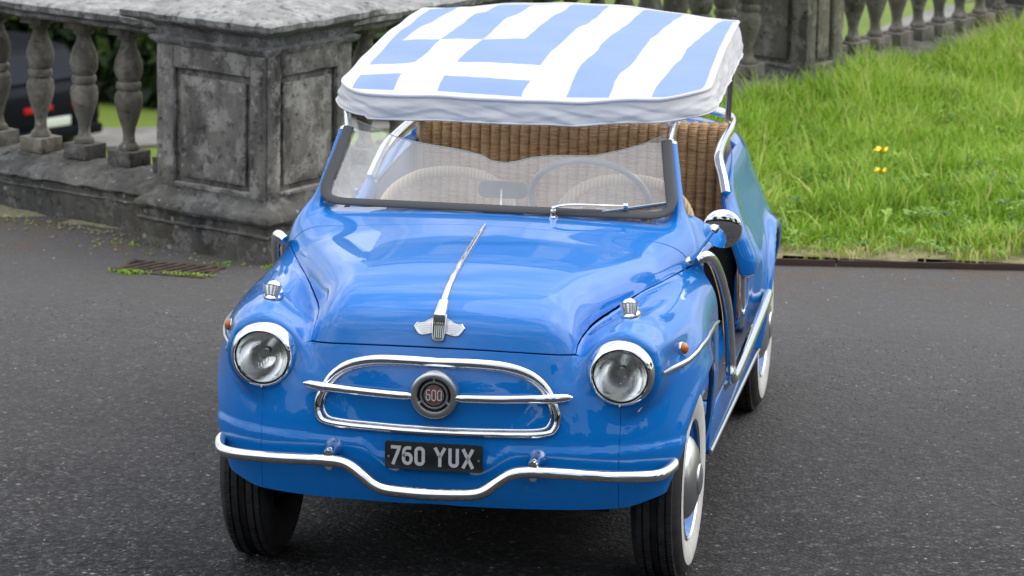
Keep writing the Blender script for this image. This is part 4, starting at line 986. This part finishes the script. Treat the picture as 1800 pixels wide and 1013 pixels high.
# block behind the shield carrying the strip
bt = [(-.014, -.440, .806), (.014, -.440, .806), (.018, -.385, .846), (-.018, -.385, .846)]
V = [(x, y, sz(abs(x), y)-.004) for x, y, _ in bt]; V = [(-.018, -.447, .800), (.018, -.447, .800), (.016, -.375, sz(0, -.375)-.003), (-.016, -.375, sz(0, -.375)-.003), (-.016, -.448, .822), (.016, -.448, .822), (.012, -.378, sz(0, -.378)+.010), (-.012, -.378, sz(0, -.378)+.010)]
mesh('badge_mount', V, [(0, 3, 2, 1), (4, 5, 6, 7), (0, 1, 5, 4), (1, 2, 6, 5), (2, 3, 7, 6), (3, 0, 4, 7)], M_['hub'], badge, bevel=.004, autosmooth=40)
wing = [(.018, .806), (.030, .801), (.040, .795), (.052, .7925), (.062, .7935), (.0705, .783), (.063, .772), (.055, .764), (.045, .762), (.034, .764), (.018, .768)]
for s in (1, -1):
    n = len(wing); cxw, czw = .045, .780
    V = []
    for (k, h) in ((1, -.003), (1, .005), (.93, .0065), (.84, .0065), (.80, .0045)):
        V += [hoodpt(s*(cxw+(x-cxw)*k), czw+(z-czw)*k, h) for x, z in wing]
    F = [(i+j*n, (i+1) % n+j*n, (i+1) % n+(j+1)*n, i+(j+1)*n) for j in range(4) for i in range(n)]+[tuple(4*n+i for i in range(n))]
    wg = mesh('badge_wing', V, F, M_['hub'], badge, autosmooth=45)
    A_ = Acc()
    for i in range(6):
        z = .7685+i*.0043; xa, xb = .024, .060-.004*abs(i-3)
        V, F = boxVF(0, 1, 0, 1, 0, 1); A_.add([hoodpt(s*(xa+(xb-xa)*p[0]), z+.0019*p[2], .0035+.003*p[1]) for p in V], F)
    mesh('wing_ribs', A_.V, A_.F, M_['brushed'], wg)
bxf = lambda u, v, h: hoodpt(u, v, h)
strokes('badge_letters', [([(-.0125, .790), (-.0125, .803), (-.0085, .803)], False), ([(-.0125, .797), (-.0095, .797)], False), ([(-.0055, .790), (-.0055, .803)], False), ([(-.0015, .790), (.0012, .803), (.0040, .790)], False), ([(.0095, .790), (.0095, .803)], False), ([(.0060, .803), (.0130, .803)], False)], .0014, bxf, M_['silver'], badge, .0120, .0142)
A_ = Acc()
for i in range(5):
    x = -.011+i*.0055; V, F = boxVF(0, 1, 0, 1, 0, 1); A_.add([hoodpt(x+.0014*p[0], .757+.028*p[2], .0115+.0018*p[1]) for p in V], F)
mesh('badge_flutes', A_.V, A_.F, M_['brushed'], badge)
sp = []; ys = np.linspace(-.385, .268, 40)
for y in ys: sp.append((0, y, sz(0, y)+.004))
tube('nose_strip', sp, np.interp(ys, [-.385, -.3, .2, .268], [.0085, .0085, .0062, .0035]), CH, car, 10, up=(0, 0, 1), flat=(1, .8))

# ---- number plate, bumper
py_ = sy(0, .44)-.020
pl = mesh('number_plate', *prismVF(rrect(.270, .078, .008, 4), 0, .004, lambda u, v, h: (u+.002, py_-h-v*.02, .441+v)), M_['plate'], car, bevel=.0008, autosmooth=40)
H_ = .053; sw = .0088
def G(ch, x):
    o = x; w_ = .027; h = H_/2-sw/2
    if ch == '7': return [([(o-w_/2+.002, h), (o+w_/2-.002, h), (o+w_/2-.0035, h-.006), (o-.006, -h-sw/2)], False)]
    if ch == '6': return [([(o+w_/2-.003, h-.0005)]+arcp(o+.002, h-.010, w_/2-.002, .0100, 100, 180, 5)+arcp(o, -h+.012, w_/2-sw/2+.0015, .012, 180, 360, 8)+arcp(o, -h+.0155, w_/2-sw/2+.0015, .0115, 0, 165, 7), False)]
    if ch == '0': return [ov(o-w_/2+sw/2-.001, o+w_/2-sw/2+.001, -h, h, .009, 5)]
    if ch == 'Y': return [([(o-w_/2, h+sw/2), (o, .001)], False), ([(o+w_/2, h+sw/2), (o, .001)], False), ([(o, .004), (o, -h-sw/2)], False)]
    if ch == 'U': return [([(o-w_/2+sw/2-.001, h+sw/2)]+arcp(o, -h+.009, w_/2-sw/2+.001, .009, 180, 360, 8)+[(o+w_/2-sw/2+.001, h+sw/2)], False)]
    if ch == 'X': return [([(o-w_/2, h+sw/2), (o+w_/2, -h-sw/2)], False), ([(o+w_/2, h+sw/2), (o-w_/2, -h-sw/2)], False)]
for i, (ch, x) in enumerate(zip('760YUX', (-.1065, -.0725, -.0385, .0175, .0555, .0945))):
    strokes('character', G(ch, x), sw, lambda u, v, h: (u+.002, py_-h-v*.02, .441+v), M_['silver'], pl, .0038, .0055+.0004*i)
for x in (-.122, .126):
    lathe('plate_screw', [(.0001, -.002), (.003, -.0015), (.0035, .0015)], M_['brushed'], pl, 10, (x, py_-.006, .441-.004), 'y')
bp_ = [(.630, -.300, .414), (.632, -.345, .406), (.606, -.425, .402), (.54, -.475, .406), (.44, -.520, .415), (.33, -.548, .423), (.262, -.556, .424), (.222, -.562, .416), (.185, -.568, .392), (.155, -.572, .370), (.12, -.574, .358), (.06, -.576, .354), (0, -.577, .353)]
bpf = bp_+[(-x, y, z) for x, y, z in bp_[-2::-1]]
pth = catmull(bpf, 6); rb = np.full(len(pth), .0165); 
for k in range(5): rb[k] = rb[-1-k] = [.006, .0115, .0145, .0158, .0163][k]
bum = tube('bumper', pth, rb, CH, car, 16)
for s in (1, -1):
    yb = sy(.28, .445)
    br_ = lathe('bumper_bracket', [(.0001, -.078), (.012, -.077), (.0155, -.070), (.0165, -.03), (.021, -.01), (.026, 0), (.027, .01)], CH, car, 20, (s*.281, yb, .443), 'y')
    tube('bracket_arm', [(s*.281, yb+.02, .405), (s*.281, yb-.03, .404), (s*.281, -.552, .408)], .011, CH, br_, 10)

# ---- windscreen: posts, seal, glass, wipers
GB, GT = (.455, .934), (.650, 1.124)      # glass plane at the foot and at the top (y, z)
def gp_(x, t_, h=0):   # t along rake, h proud (towards the nose/up)
    dy, dz = GT[0]-GB[0], GT[1]-GB[1]; l = math.hypot(dy, dz); cur = .030*(1-(x/.53)**2)
    return (x, GB[0]+dy*t_-cur-dz/l*h, GB[1]+dz*t_+dy/l*h+.012*(1-(x/.55)**2)*(1-t_)*.6)
def wbx(t_): return .543-.050*t_       # half width of the frame centre line
for s in (1, -1):
    p = (s*.486, .655, 1.124); po = lathe('post_cap', [(.0001, .008), (.014, .006), (.0205, .001), (.0215, -.006), (.0195, -.009)], CH, car, 20, p, 'z', Matrix.Rotation(R(-20), 3, 'X'))
    # canopy front pole
    q0 = (p[0]-s*.002, p[1]+.004, p[2]-.01); q1 = (s*.499, .700, 1.222)
    tube('canopy_pole', [q0, q1], .0095, CH, car, 14)
    kn = lathe('pole_knob', [(.0001, -.012), (.006, -.012), (.007, -.006), (.004, -.005), (.004, .006), (.008, .008), (.008, .014)], CH, car, 14, (s*.493-s*.014, .672, 1.172), 'x')
sl = [(x, t_) for x, t_ in [(.476, 1.0), (.485, .80), (.499, .5), (.512, .24), (.511, .13), (.502, .065), (.480, .022), (.44, .004), (.3, 0), (.1, 0)]]
sl = sl+[(-x, t_) for x, t_ in sl[::-1]]
seal_path = np.array([gp_(x, t_, .009) for x, t_ in catmull([(a, b, 0) for a, b in sl], 6)[:, :2]])
ups = np.tile(np.array([0, -(GT[1]-GB[1]), (GT[0]-GB[0])]), (len(seal_path), 1))
tube('windscreen_seal', seal_path, np.interp(seal_path[:, 2], [.93, .955, .99, 1.13], [.0130, .0140, .0165, .0165]), M_['rubber'], car, 14, flat=(1.0, .32), up=ups)
GTOP = lambda x: np.interp(x, [-.48, -.381, -.328, -.252, -.19, -.129, -.063, -.03, .012, .045, .088, .14, .189, .268, .343, .41, .465], [1.15, 1.005, .925, .862, .828, .795, .735, .665, .645, .675, .735, .768, .779, .79, .875, .975, 1.10])
gx_ = np.linspace(-1, 1, 121); V = []; F = []
for j in range(15):
    t_ = j/14
    for i in range(121):
        hw = (.512-.036*t_*1.05); x_ = gx_[i]*hw; tt = t_*float(GTOP(x_)); V.append(gp_(x_, tt, .0))
for j in range(14):
    for i in range(120): a = j*121+i; F.append((a, a+1, a+122, a+121))
gl_ = mesh('windscreen_glass', V, F, M_['glass'], car, smooth=True)
tube('glass_edge', V[-121:], .0016, M_['edge'], gl_, 6)
def wiper(px, pz_, hx, ht, bl0, bl1):
    pv_ = (px, .405, sz(px, .405)); o = lathe('wiper', [(.014, -.004), (.014, .004), (.009, .006), (.009, .022), (.0075, .026), (.0001, .027)], CH, car, 18, pv_)
    hub = (px, .405, pv_[2]+.030); tip = gp_(hx, ht, .022)
    V, F = tubeVF(catmull([(px-.004, .405, hub[2]), (px+.05, .415, hub[2]+.010), tip], 6), np.linspace(.009, .0035, 13), 8, up=(0, 0, 1), flat=(1, .5)); mesh('wiper_arm', V, F, CH, o, autosmooth=50)
    b0, b1 = gp_(*bl0, .012), gp_(*bl1, .012); tube('wiper_blade', [b0, b1], .0042, CH, o, 6, flat=(.6, 1)); 
    b0, b1 = gp_(*bl0, .006), gp_(*bl1, .006); tube('wiper_rubber', [b0, b1], .003, M_['rubber'], o, 6)
    lathe('wiper_clip', [(.0001, .008), (.008, .006), (.008, -.006), (.0001, -.008)], CH, o, 10, tip, 'x')
wiper(.178, 0, .385, .085, (.318, .015), (.498, .17))
# interior mirror on the dash
im = mesh('interior_mirror', *prismVF(rrect(.148, .052, .022, 6), 0, .014, lambda u, v, h: (u-.004, .60+h, .968+v)), M_['rubber'], car, bevel=.005, autosmooth=40)
tube('mirror_stem', [(-.004, .585, .975), (-.004, .575, .93), (-.004, .52, .90)], .004, CH, im, 8)
# steering wheel
sc_, Ra_ = Vector((.225, .83, .905)), .178
Ms = Matrix.Rotation(R(-58), 3, 'X')
ring = [sc_+Ms @ Vector((Ra_*math.cos(a), 0+Ra_*math.sin(a), 0)) for a in np.linspace(0, 2*PI, 64, endpoint=False)]
def steer_pt(r, a, h=0): return sc_+Matrix.Rotation(R(38), 3, 'X') @ Vector((r*math.cos(a), h, r*math.sin(a)))
ring = [steer_pt(Ra_, a) for a in np.linspace(0, 2*PI, 64, endpoint=False)]
sw_ = mesh('steering_wheel', *tubeVF(np.array([tuple(p) for p in ring]), .0105, 12, closed=True), M_['ivory'], car, autosmooth=60)
for a in (-.35, PI+.35): tube('wheel_spoke', [tuple(steer_pt(.02, a, -.03)), tuple(steer_pt(Ra_, a))], .006, CH, sw_, 8)
tube('steering_column', [tuple(steer_pt(0, 0, -.05)), tuple(steer_pt(0, 0, -.36))], .022, M_['ivory'], sw_, 14)
# door mirror
mb = Vector((.587, .350, .836)); mc = Vector((.683, .300, .942))
dm = tube('door_mirror', [tuple(mb), tuple(mb.lerp(mc, .25)), tuple(mc+Vector((-.022, -.024, .0)))], [.0105, .0055, .0055], CH, car, 10)
lathe('mirror_foot', [(.0001, .010), (.011, .008), (.014, .0), (.013, -.012)], CH, dm, 16, tuple(mb), 'z', Matrix.Rotation(R(50), 3, 'Y'))
mdir = Vector((-.03, -1, -.07)).normalized(); Mm = mdir.to_track_quat('Z', 'Y').to_matrix()
lathe('mirror_housing', [(.0001, .0085), (.020, .0075), (.038, .0045), (.052, .0), (.0560, -.003), (.0570, -.009), (.0550, -.0135), (.050, -.0145), (.0001, -.0135)], M_['mirror'], dm, 48, tuple(mc), 'z', Mm, ang=50)
lathe('mirror_stud', [(.0145, .003), (.014, .010), (.010, .014), (.0085, .024), (.005, .029), (.0001, .030)], CH, dm, 24, tuple(mc+mdir*.0+Vector((-.022, 0, .002))), 'z', Mm)

# ---- wheels
def wheel(s, yc, rz=0, name='wheel'):
    Rw, cz = .284, .283; cx = s*.582; root_c = (cx, yc, cz)
    Mz = Matrix.Rotation(rz, 3, 'Z')
    prof = [(.165, -.052), (.178, -.062), (.205, -.070), (.235, -.0715), (.258, -.067), (.270, -.058), (.2765, -.050), (.2835, -.0485)]
    tread = [(-.0485, .2825), (-.0345, .2835), (-.0335, .2765), (-.0305, .2765), (-.0295, .284), (-.0125, .2845), (-.0115, .2770), (-.0085, .2770), (-.0075, .2845), (.0075, .2845)]
    half_ = [(r, h) for r, h in prof]+[(r, h) for h, r in tread]; full = half_+[(r, -h) for r, h in half_[::-1]]
    full = [(r-(.0 if True else 0), h) for r, h in full]
    V, F = latheVF(full, 72, root_c, 'x', Mz)
    V = [(v[0], v[1], max(v[2], .0)) for v in V]
    o = mesh(name, V, F, M_['tyre'], car, autosmooth=35)
    A_ = Acc()   # lateral sipes: small proud tread lugs give the broken edge
    for k in range(60):
        a = 2*PI*k/60
        for (h0, h1, off) in ((-.0480, -.0350, 0), (.0350, .0480, .05), (-.029, -.013, .03), (.013, .029, .08)):
            a_ = a+off; V, F = boxVF(h0, h1, -.0115, .0115, .2825, .2862); pts = []
            for p in V: y_, z_ = p[1], p[2]; q = Mz @ Vector((p[0], y_*math.cos(a_)-z_*math.sin(a_), y_*math.sin(a_)+z_*math.cos(a_))); pts.append((cx+q.x, yc+q.y, max(cz+q.z, .0002)))
            A_.add(pts, F)
    tl = mesh('tread_blocks', A_.V, A_.F, M_['tyre'], o); tag(tl, kind='stuff')
    wwp = [(.172, .0605), (.190, .0672), (.215, .0728), (.238, .0730), (.2440, .0715)]
    lathe('whitewall', [(r, s*h) for r, h in wwp], M_['whitewall'], o, 64, root_c, 'x', Mz)
    rim = [(.170, .063), (.163, .062), (.160, .052), (.150, .046), (.146, .028), (.135, .024), (.110, .030), (.09, .034), (.03, .034), (.0001, .034)]
    lathe('rim', [(r, s*h) for r, h in rim], PT, o, 56, root_c, 'x', Mz)
    lathe('rim_edge', [(.1735, s*.058), (.1740, s*.065), (.1700, s*.067), (.1665, s*.062)], M_['hub'], o, 56, root_c, 'x', Mz)
    cap = [(.124, .032), (.126, .040), (.122, .052), (.108, .066), (.088, .077), (.062, .085), (.045, .0875), (.043, .091), (.030, .095), (.0001, .0965)]
    lathe('hubcap', [(r, s*h) for r, h in cap], M_['hub'], o, 56, root_c, 'x', Mz)
    inn = [(.170, -.055), (.150, -.045), (.140, .01), (.06, .02), (.0001, .02)]
    lathe('inner_rim', [(r, s*h) for r, h in inn], M_['dark'], o, 40, root_c, 'x', Mz)
    lathe('brake_drum', [(.0001, -.035*s), (.104, -.034*s), (.108, -.028*s), (.108, .01*s)], mat('cast_drum', (.06, .06, .06), .5, .6), o, 40, root_c, 'x', Mz)
    return o
wheel(1, 0, R(-1)); wheel(-1, 0, R(-1)); wheel(1, 2.0); wheel(-1, 2.0)
tube('axle', [(-.52, -.08, .24), (0, -.08, .20), (.52, -.08, .24)], .022, M_['dark'], car, 10)

# ---- rear body
Wr = pchip([.1, .30, .42, .52, .60, .68, .76, .84, .90, 1.0], [.62, .652, .668, .674, .668, .638, .603, .575, .555, .52])
def F_rear(x, y, z):
    X = np.abs(x); tap = 1-.06*np.maximum(y-1.7, 0)**2-.0*y
    bx = Wr(z)*tap+.020*np.exp(-((y-1.36)/.16)**2)*smooth01((z-.54)/.10)+arch_flare(y, z, 2.0, .29, .335)*2.2
    q = (np.maximum(y-2.0, 0)/(.66-.25*np.maximum(z-.5, 0)))**2.8+(X/bx)**2.8
    side = (q**(1/2.8)-1)*.6
    top = z-(.935-.10*np.maximum(y-2.05, 0)**1.5-.10*X*X)
    F = smax(side, top, .07)
    # roll at the door opening
    F = smax(F, (1.345+.10*smooth01((z-.70)/.14)-y), .07)
    # upper flank panel stands proud of the sill behind the opening
    F = F+.020*smooth01((.585-z)/.02)*smooth01((1.64-y)/.12)
    return F
P1, Q1 = surfnet(F_rear, (-.76, 1.28, .25), (.76, 2.76, .99), .0155)
P1 = project(F_rear, P1); T1 = quad2tri(Q1)
P1, T1 = clipg(P1, T1, lambda x, y, z: .285-z)
P1, T1 = clipg(P1, T1, lambda x, y, z: np.where(np.abs(x) > .40, .325-np.sqrt((y-2.0)**2+(z-.285)**2), -1.))
zed = pchip([1.2, 1.44, 1.55, 1.7, 1.9, 2.06, 2.2], [.80, .815, .835, .862, .892, .915, .93])
P1, T1 = clipg(P1, T1, lambda x, y, z: np.where(y < 2.07, z-zed(y), -1))
P1, T1 = clipg(P1, T1, lambda x, y, z: np.where(y < 2.0, np.clip(.565+(.82-z)*.31, .54, .640)-np.abs(x), -1))      # no front wall across the cabin
rb_ = skin('rear_body', F_rear, P1, T1, PT, car, lip=.035, roll=.006)
A_ = Acc()
for s in (1, -1):       # inner tub sides
    V = [(s*.600, 1.47, .30), (s*.58, 2.07, .30), (s*.525, 2.07, .89), (s*.550, 1.47, .80)]; A_.add(V, [(0, 1, 2, 3)])
A_.box(-.52, .52, 2.07, 2.085, .25, .895)
mesh('inner_tub', A_.V, A_.F, PT, car)
# chrome rail round the tub
rp = [(.569, 1.440, .826), (.556, 1.475, .865), (.536, 1.518, .915), (.527, 1.62, .930), (.522, 1.80, .936), (.520, 2.0, .934), (.505, 2.20, .926), (.465, 2.33, .926), (.38, 2.40, .930), (.2, 2.43, .936), (0, 2.44, .938)]
rpf = rp+[(-x, y, z) for x, y, z in rp[-2::-1]]
tube('chrome_rail', catmull(rpf, 6), .0160, CH, car, 14)
# sills, running boards, side guards
for s in (1, -1):
    so = box('sill', (s*.575 if s > 0 else -.660, s*.660 if s > 0 else -.575, .34, 1.70, .262, .385), PT, car, .012)
    box('sill_mat', (min(s*.612, s*.652), max(s*.612, s*.652), .50, 1.66, .384, .390), M_['mat'], so, .002)
    lathe('sill_bolt', [(.0001, .008), (.006, .006), (.008, 0)], CH, so, 12, (s*.634, .95, .389))
    box('inner_lip', (min(s*.560, s*.580), max(s*.560, s*.580), .40, 1.68, .30, .405), PT, so, .006)
    tube('sill_trim', [(s*.664, .33, .276), (s*.664, 1.69, .272)], .0075, M_['hub'], so, 8, flat=(.8, 1), up=(0, 0, 1))
    tg = [(.606, .355, .836), (.632, .375, .846), (.650, .44, .808), (.664, .52, .730), (.674, .585, .640), (.680, .615, .545), (.684, .622, .475), (.688, .615, .435), (.692, .655, .424), (.692, .80, .424), (.691, 1.1, .430), (.690, 1.45, .442), (.688, 1.66, .452), (.680, 1.72, .455), (.655, 1.735, .455)]
    gd = tube('side_guard', catmull([(s*a, b, c) for a, b, c in tg], 6), .0165, CH, car, 14)
    for yb_ in (.72, 1.62): tube('guard_bracket', [(s*.655, yb_, .37), (s*.685, yb_, .41)], .008, CH, gd, 8)
    ap = tube('door_post', catmull([(s*.575, .44, .84), (s*.590, .46, .70), (s*.600, .47, .50), (s*.600, .47, .36)], 6), np.linspace(.016, .018, 19), PT, car, 10)
    tube('rear_grip_tube', catmull([(s*.630, 1.400, .60), (s*.632, 1.395, .50), (s*.628, 1.40, .42), (s*.61, 1.45, .39)], 5), .0150, CH, car, 12)
    hb = box('door_hinge', (min(s*.640, s*.664), max(s*.640, s*.664), .392, .415, .60, .66), CH, ap, .003)
    # canopy rear pole
    tube('canopy_pole', [(s*.500, 2.06, .88), (s*.518, 2.05, 1.27)], .0105, M_['steel'], car, 12)

# ---- wicker seats
def wicker_panel(name, x0, x1, pitch, prof, mt, parent, depth=.0155, nstep=10, curve=lambda u: 0., weave=.0016):
    """prof: list of (y,z) from bottom front over the top to the back; vertical ropes bulge along the normal"""
    pr_ = catmull([(0, a, b) for a, b in prof], 14)[:, 1:]
    L = np.concatenate([[0], np.cumsum(np.linalg.norm(np.diff(pr_, axis=0), axis=1))]); n = int(L[-1]/.0045); ll = np.linspace(0, L[-1], n)
    yy_, zz_ = np.interp(ll, L, pr_[:, 0]), np.interp(ll, L, pr_[:, 1]); ty, tz = np.gradient(yy_), np.gradient(zz_); l_ = np.hypot(ty, tz); ny, nz_ = -tz/l_, ty/l_
    nc = max(1, round((x1-x0)/pitch)); xs = np.linspace(x0, x1, nc*nstep+1); ph = (np.arange(len(xs)) % nstep)/nstep
    bul = depth*np.sqrt(np.maximum(0, 1-(2*ph-1)**2))
    XX, LL = np.meshgrid(xs, ll, indexing='ij'); col_ = (np.arange(len(xs))//nstep)
    wv = weave*np.sin(2*PI*LL/.0125+PI*(col_[:, None] % 2)+.5*np.sin(LL*37+col_[:, None]*1.7))
    h = bul[:, None]*np.ones_like(LL)+wv
    cu = np.array([curve(u) for u in (xs-x0)/(x1-x0)])
    V = np.stack([XX, yy_[None]+h*ny[None]+cu[:, None], zz_[None]+h*nz_[None]], -1)
    m_, k = len(xs), len(ll); ids = np.arange(m_*k).reshape(m_, k); Q = np.stack([ids[:-1, :-1], ids[1:, :-1], ids[1:, 1:], ids[:-1, 1:]], -1).reshape(-1, 4)
    return meshnp(name, V.reshape(-1, 3), Q, mt, parent)
bench = wicker_panel('rear_bench', -.505, .512, .0325, [(1.70, .42), (1.90, .43), (1.945, .50), (1.965, .66), (1.98, .82), (1.985, .890), (2.000, .926), (2.030, .934), (2.055, .915), (2.06, .86)], M_['wicker'], car)
wicker_panel('bench_seat', -.50, .50, .040, [(1.55, .30), (1.545, .42), (1.57, .455), (1.70, .46), (1.95, .445)], M_['wicker'], bench)
for s in (1, -1): tube('bench_edge', catmull([(s*.508, 1.93, .45), (s*.510, 1.955, .65), (s*.512, 1.985, .88), (s*.510, 2.02, .925)], 6), .014, M_['wicker_pale'], bench, 10)
def front_seat(cx, lab):
    # shell back: rounded top outline, rope rim
    out_ = [(-.225, .30), (-.228, .50), (-.226, .66), (-.215, .76), (-.185, .835), (-.12, .878), (-.04, .892), (.04, .892), (.12, .878), (.185, .835), (.215, .76), (.226, .66), (.228, .50), (.225, .30)]
    def by(u, z): return 1.20+.10*(z-.45)-.16*(abs(u)/.225)**2.4*.9
    rim_ = catmull([(cx+u, by(u, z), z) for u, z in out_], 6)
    st = tube('front_seat', rim_, .0175, M_['wicker_pale'], car, 12)
    xs = np.linspace(-.215, .215, 15*8+1); V = []; nz_ = 110
    ot = catmull([(u, z, 0) for u, z in out_[3:11]], 10)
    def ztop(u): 
        return float(np.interp(u, ot[:, 0], ot[:, 1])) if abs(u) < .215 else .76
    for i, u in enumerate(xs):
        zt = ztop(u); b_ = .010*math.sqrt(max(0, 1-(2*((i % 8)/8)-1)**2))
        for k in range(nz_):
            z = .30+(zt-.30)*k/(nz_-1); V.append((cx+u, by(u, z)-b_-.0016*math.sin(z*2*PI/.0125+PI*((i//8) % 2)), z))
    ids = np.arange(len(xs)*nz_).reshape(len(xs), nz_); Q = np.stack([ids[:-1, :-1], ids[1:, :-1], ids[1:, 1:], ids[:-1, 1:]], -1).reshape(-1, 4)
    meshnp('seat_back', V, Q, M_['wicker'], st)
    wicker_panel('seat_base', cx-.22, cx+.22, .036, [(.80, .32), (.79, .44), (.82, .475), (1.0, .47), (1.18, .45)], M_['wicker'], st)
    tube('back_hoop', [(cx+u*.93, by(u, z)+.035, z-.03) for u, z in out_], .012, M_['wicker_pale'], st, 8)
    return st
front_seat(-.262, ''); front_seat(.290, '')

# ---- canopy
def canopy():
    nu, nv = 120, 150; yF, yB = .640, 2.08; cxm = .047
    zt = pchip([0, .06, .3, .6, .9, 1.], [1.242, 1.258, 1.296, 1.314, 1.312, 1.298])
    def outline(u, v):    # superellipse-like corner rounding of the unit square, u,v in -1..1
        p = 9.
        return u, v
    def hwid(v): return .545-.022*v
    V = []; UV = []
    cr = .125
    def pt(u, v):
        """u,v in 0..1 -> plan position with rounded corners"""
        L_ = yB-yF; Y_ = yF+L_*v; W_ = hwid(v)
        d = min(Y_-yF, yB-Y_); 
        def hw_(c_): return W_-c_+math.sqrt(max(0, c_*c_-(c_-d)**2)) if d < c_ else W_
        fr_ = v < .5; l_, r_ = hw_(.10 if fr_ else .11)+.018*(1-v), hw_(.185 if fr_ else .13)-.006
        return cxm*(1-v*.6)-l_+u*(l_+r_), Y_
    vs = 1-np.cos(np.linspace(0, PI, nv+1)); vs = vs/2*.45+np.linspace(0, 1, nv+1)*.55; vs = (vs-vs[0])/(vs[-1]-vs[0])
    for j, v in enumerate(vs):
        for i in range(nu+1):
            u = i/nu; x, y = pt(u, v); e = min(u, 1-u)*2; 
            z = float(zt(v))+(-.020*(abs(2*u-1)**3.0)+.012*(1-(2*u-1)**2))*smooth01(v/.22)
            z += .006*math.sin(9*u+3.*v)*math.sin(5*v*PI)*min(1, e*4)+.005*noise.noise(Vector((x*7, y*5, 1)))
            z -= .012*math.exp(-v*22)-.016*smooth01((u-.75)/.25)*math.exp(-v*7)
            V.append((x, y, z)); s_n = (x-cxm*(1-v*.6))/(2*hwid(v))+.5; UV.append((.935*s_n+.10*(1-v)-.0, v, s_n))
    ids = np.arange((nu+1)*(nv+1)).reshape(nv+1, nu+1); Q = np.stack([ids[:-1, :-1], ids[:-1, 1:], ids[1:, 1:], ids[1:, :-1]], -1).reshape(-1, 4)
    o = meshnp('canopy', V, Q, M_['flag'], car); at = o.data.attributes.new('print_uv', 'FLOAT_VECTOR', 'POINT')
    at.data.foreach_set('vector', np.array(UV, np.float32).ravel())
    Va = np.array(V).reshape(nv+1, nu+1, 3)
    per = np.concatenate([Va[0, :-1], Va[:-1, -1], Va[-1, :0:-1], Va[:0:-1, 0]]); 
    # resample perimeter
    Lp = np.concatenate([[0], np.cumsum(np.linalg.norm(np.diff(np.vstack([per, per[:1]]), axis=0), axis=1))]); n = 520; ss = np.linspace(0, Lp[-1], n, endpoint=False)
    pc_ = np.stack([np.interp(ss, Lp, np.append(per[:, d], per[0, d])) for d in range(3)], 1)
    k = np.array([1, 2, 3, 2, 1.])/9
    for d in range(3): pc_[:, d] = sum(k[i]*np.roll(pc_[:, d], i-2) for i in range(5))
    T_ = np.roll(pc_, -1, 0)-np.roll(pc_, 1, 0); T_[:, 2] = 0; T_ /= np.linalg.norm(T_, axis=1)[:, None]; O_ = np.stack([T_[:, 1], -T_[:, 0], 0*T_[:, 0]], 1)
    mesh('piping', *tubeVF(pc_+np.array([0, 0, .002]), .0058, 8, closed=True, up=(0, 0, 1)), M_['cloth'], o, smooth=True)
    rows = 16; SV = []
    for j in range(rows):
        f = j/(rows-1)
        for i in range(n):
            p = pc_[i]; side_ = abs(O_[i][0]); bk = smooth01((p[1]-1.6)/.5)
            hgt_ = .060+.030*side_*smooth01((p[1]-.8)/.4)+.006*math.sin(i*.021+1)+.006*noise.noise(Vector((p[0]*6, p[1]*6, 3)))+.015*bk*side_
            wr = (.005*noise.noise(Vector((p[0]*5+f*.8, p[1]*5, f*.9)))+.0045*noise.noise(Vector((p[0]*13-f*2.2, p[1]*11, f*1.4)))+.006*(.30-abs(noise.noise(Vector((p[0]*9+f*2.6, p[1]*8, f*1.1+4)))))**1*(1 if i % 520 < 5200 else 0)+.004*(.3-abs(noise.noise(Vector((p[0]*17-f*4.5, p[1]*15, f*2+9))))))*min(1, f*2.6)
            off = .002*math.sin(f*PI)+.007*f+.012*f*side_+wr
            SV.append((p[0]+O_[i][0]*off, p[1]+O_[i][1]*off, p[2]-.003-hgt_*f))
    ids = np.arange(rows*n).reshape(rows, n); nx_ = np.roll(ids, -1, 1); Q = np.stack([ids[:-1], nx_[:-1], nx_[1:], ids[1:]], -1).reshape(-1, 4)
    sk = meshnp('canopy_skirt', SV, Q, M_['cloth'], o)
    hem = np.array(SV[-n:]); mesh('hem', *tubeVF(hem, 0.0030, 6, closed=True, up=(0, 0, 1)), M_['cloth'], sk, smooth=True)
    fr = np.array(pc_)-O_*.012; fr[:, 2] -= .012; mesh('canopy_frame', *tubeVF(fr[::4], .009, 8, closed=True, up=(0, 0, 1)), M_['steel'], o, smooth=True)
    for v in (.33, .66):
        j = int(np.argmin(abs(vs-v))); r_ = Va[j, ::6].copy(); r_[:, 2] -= .012; tube('canopy_bow', r_, .007, M_['steel'], o, 8)
canopy()
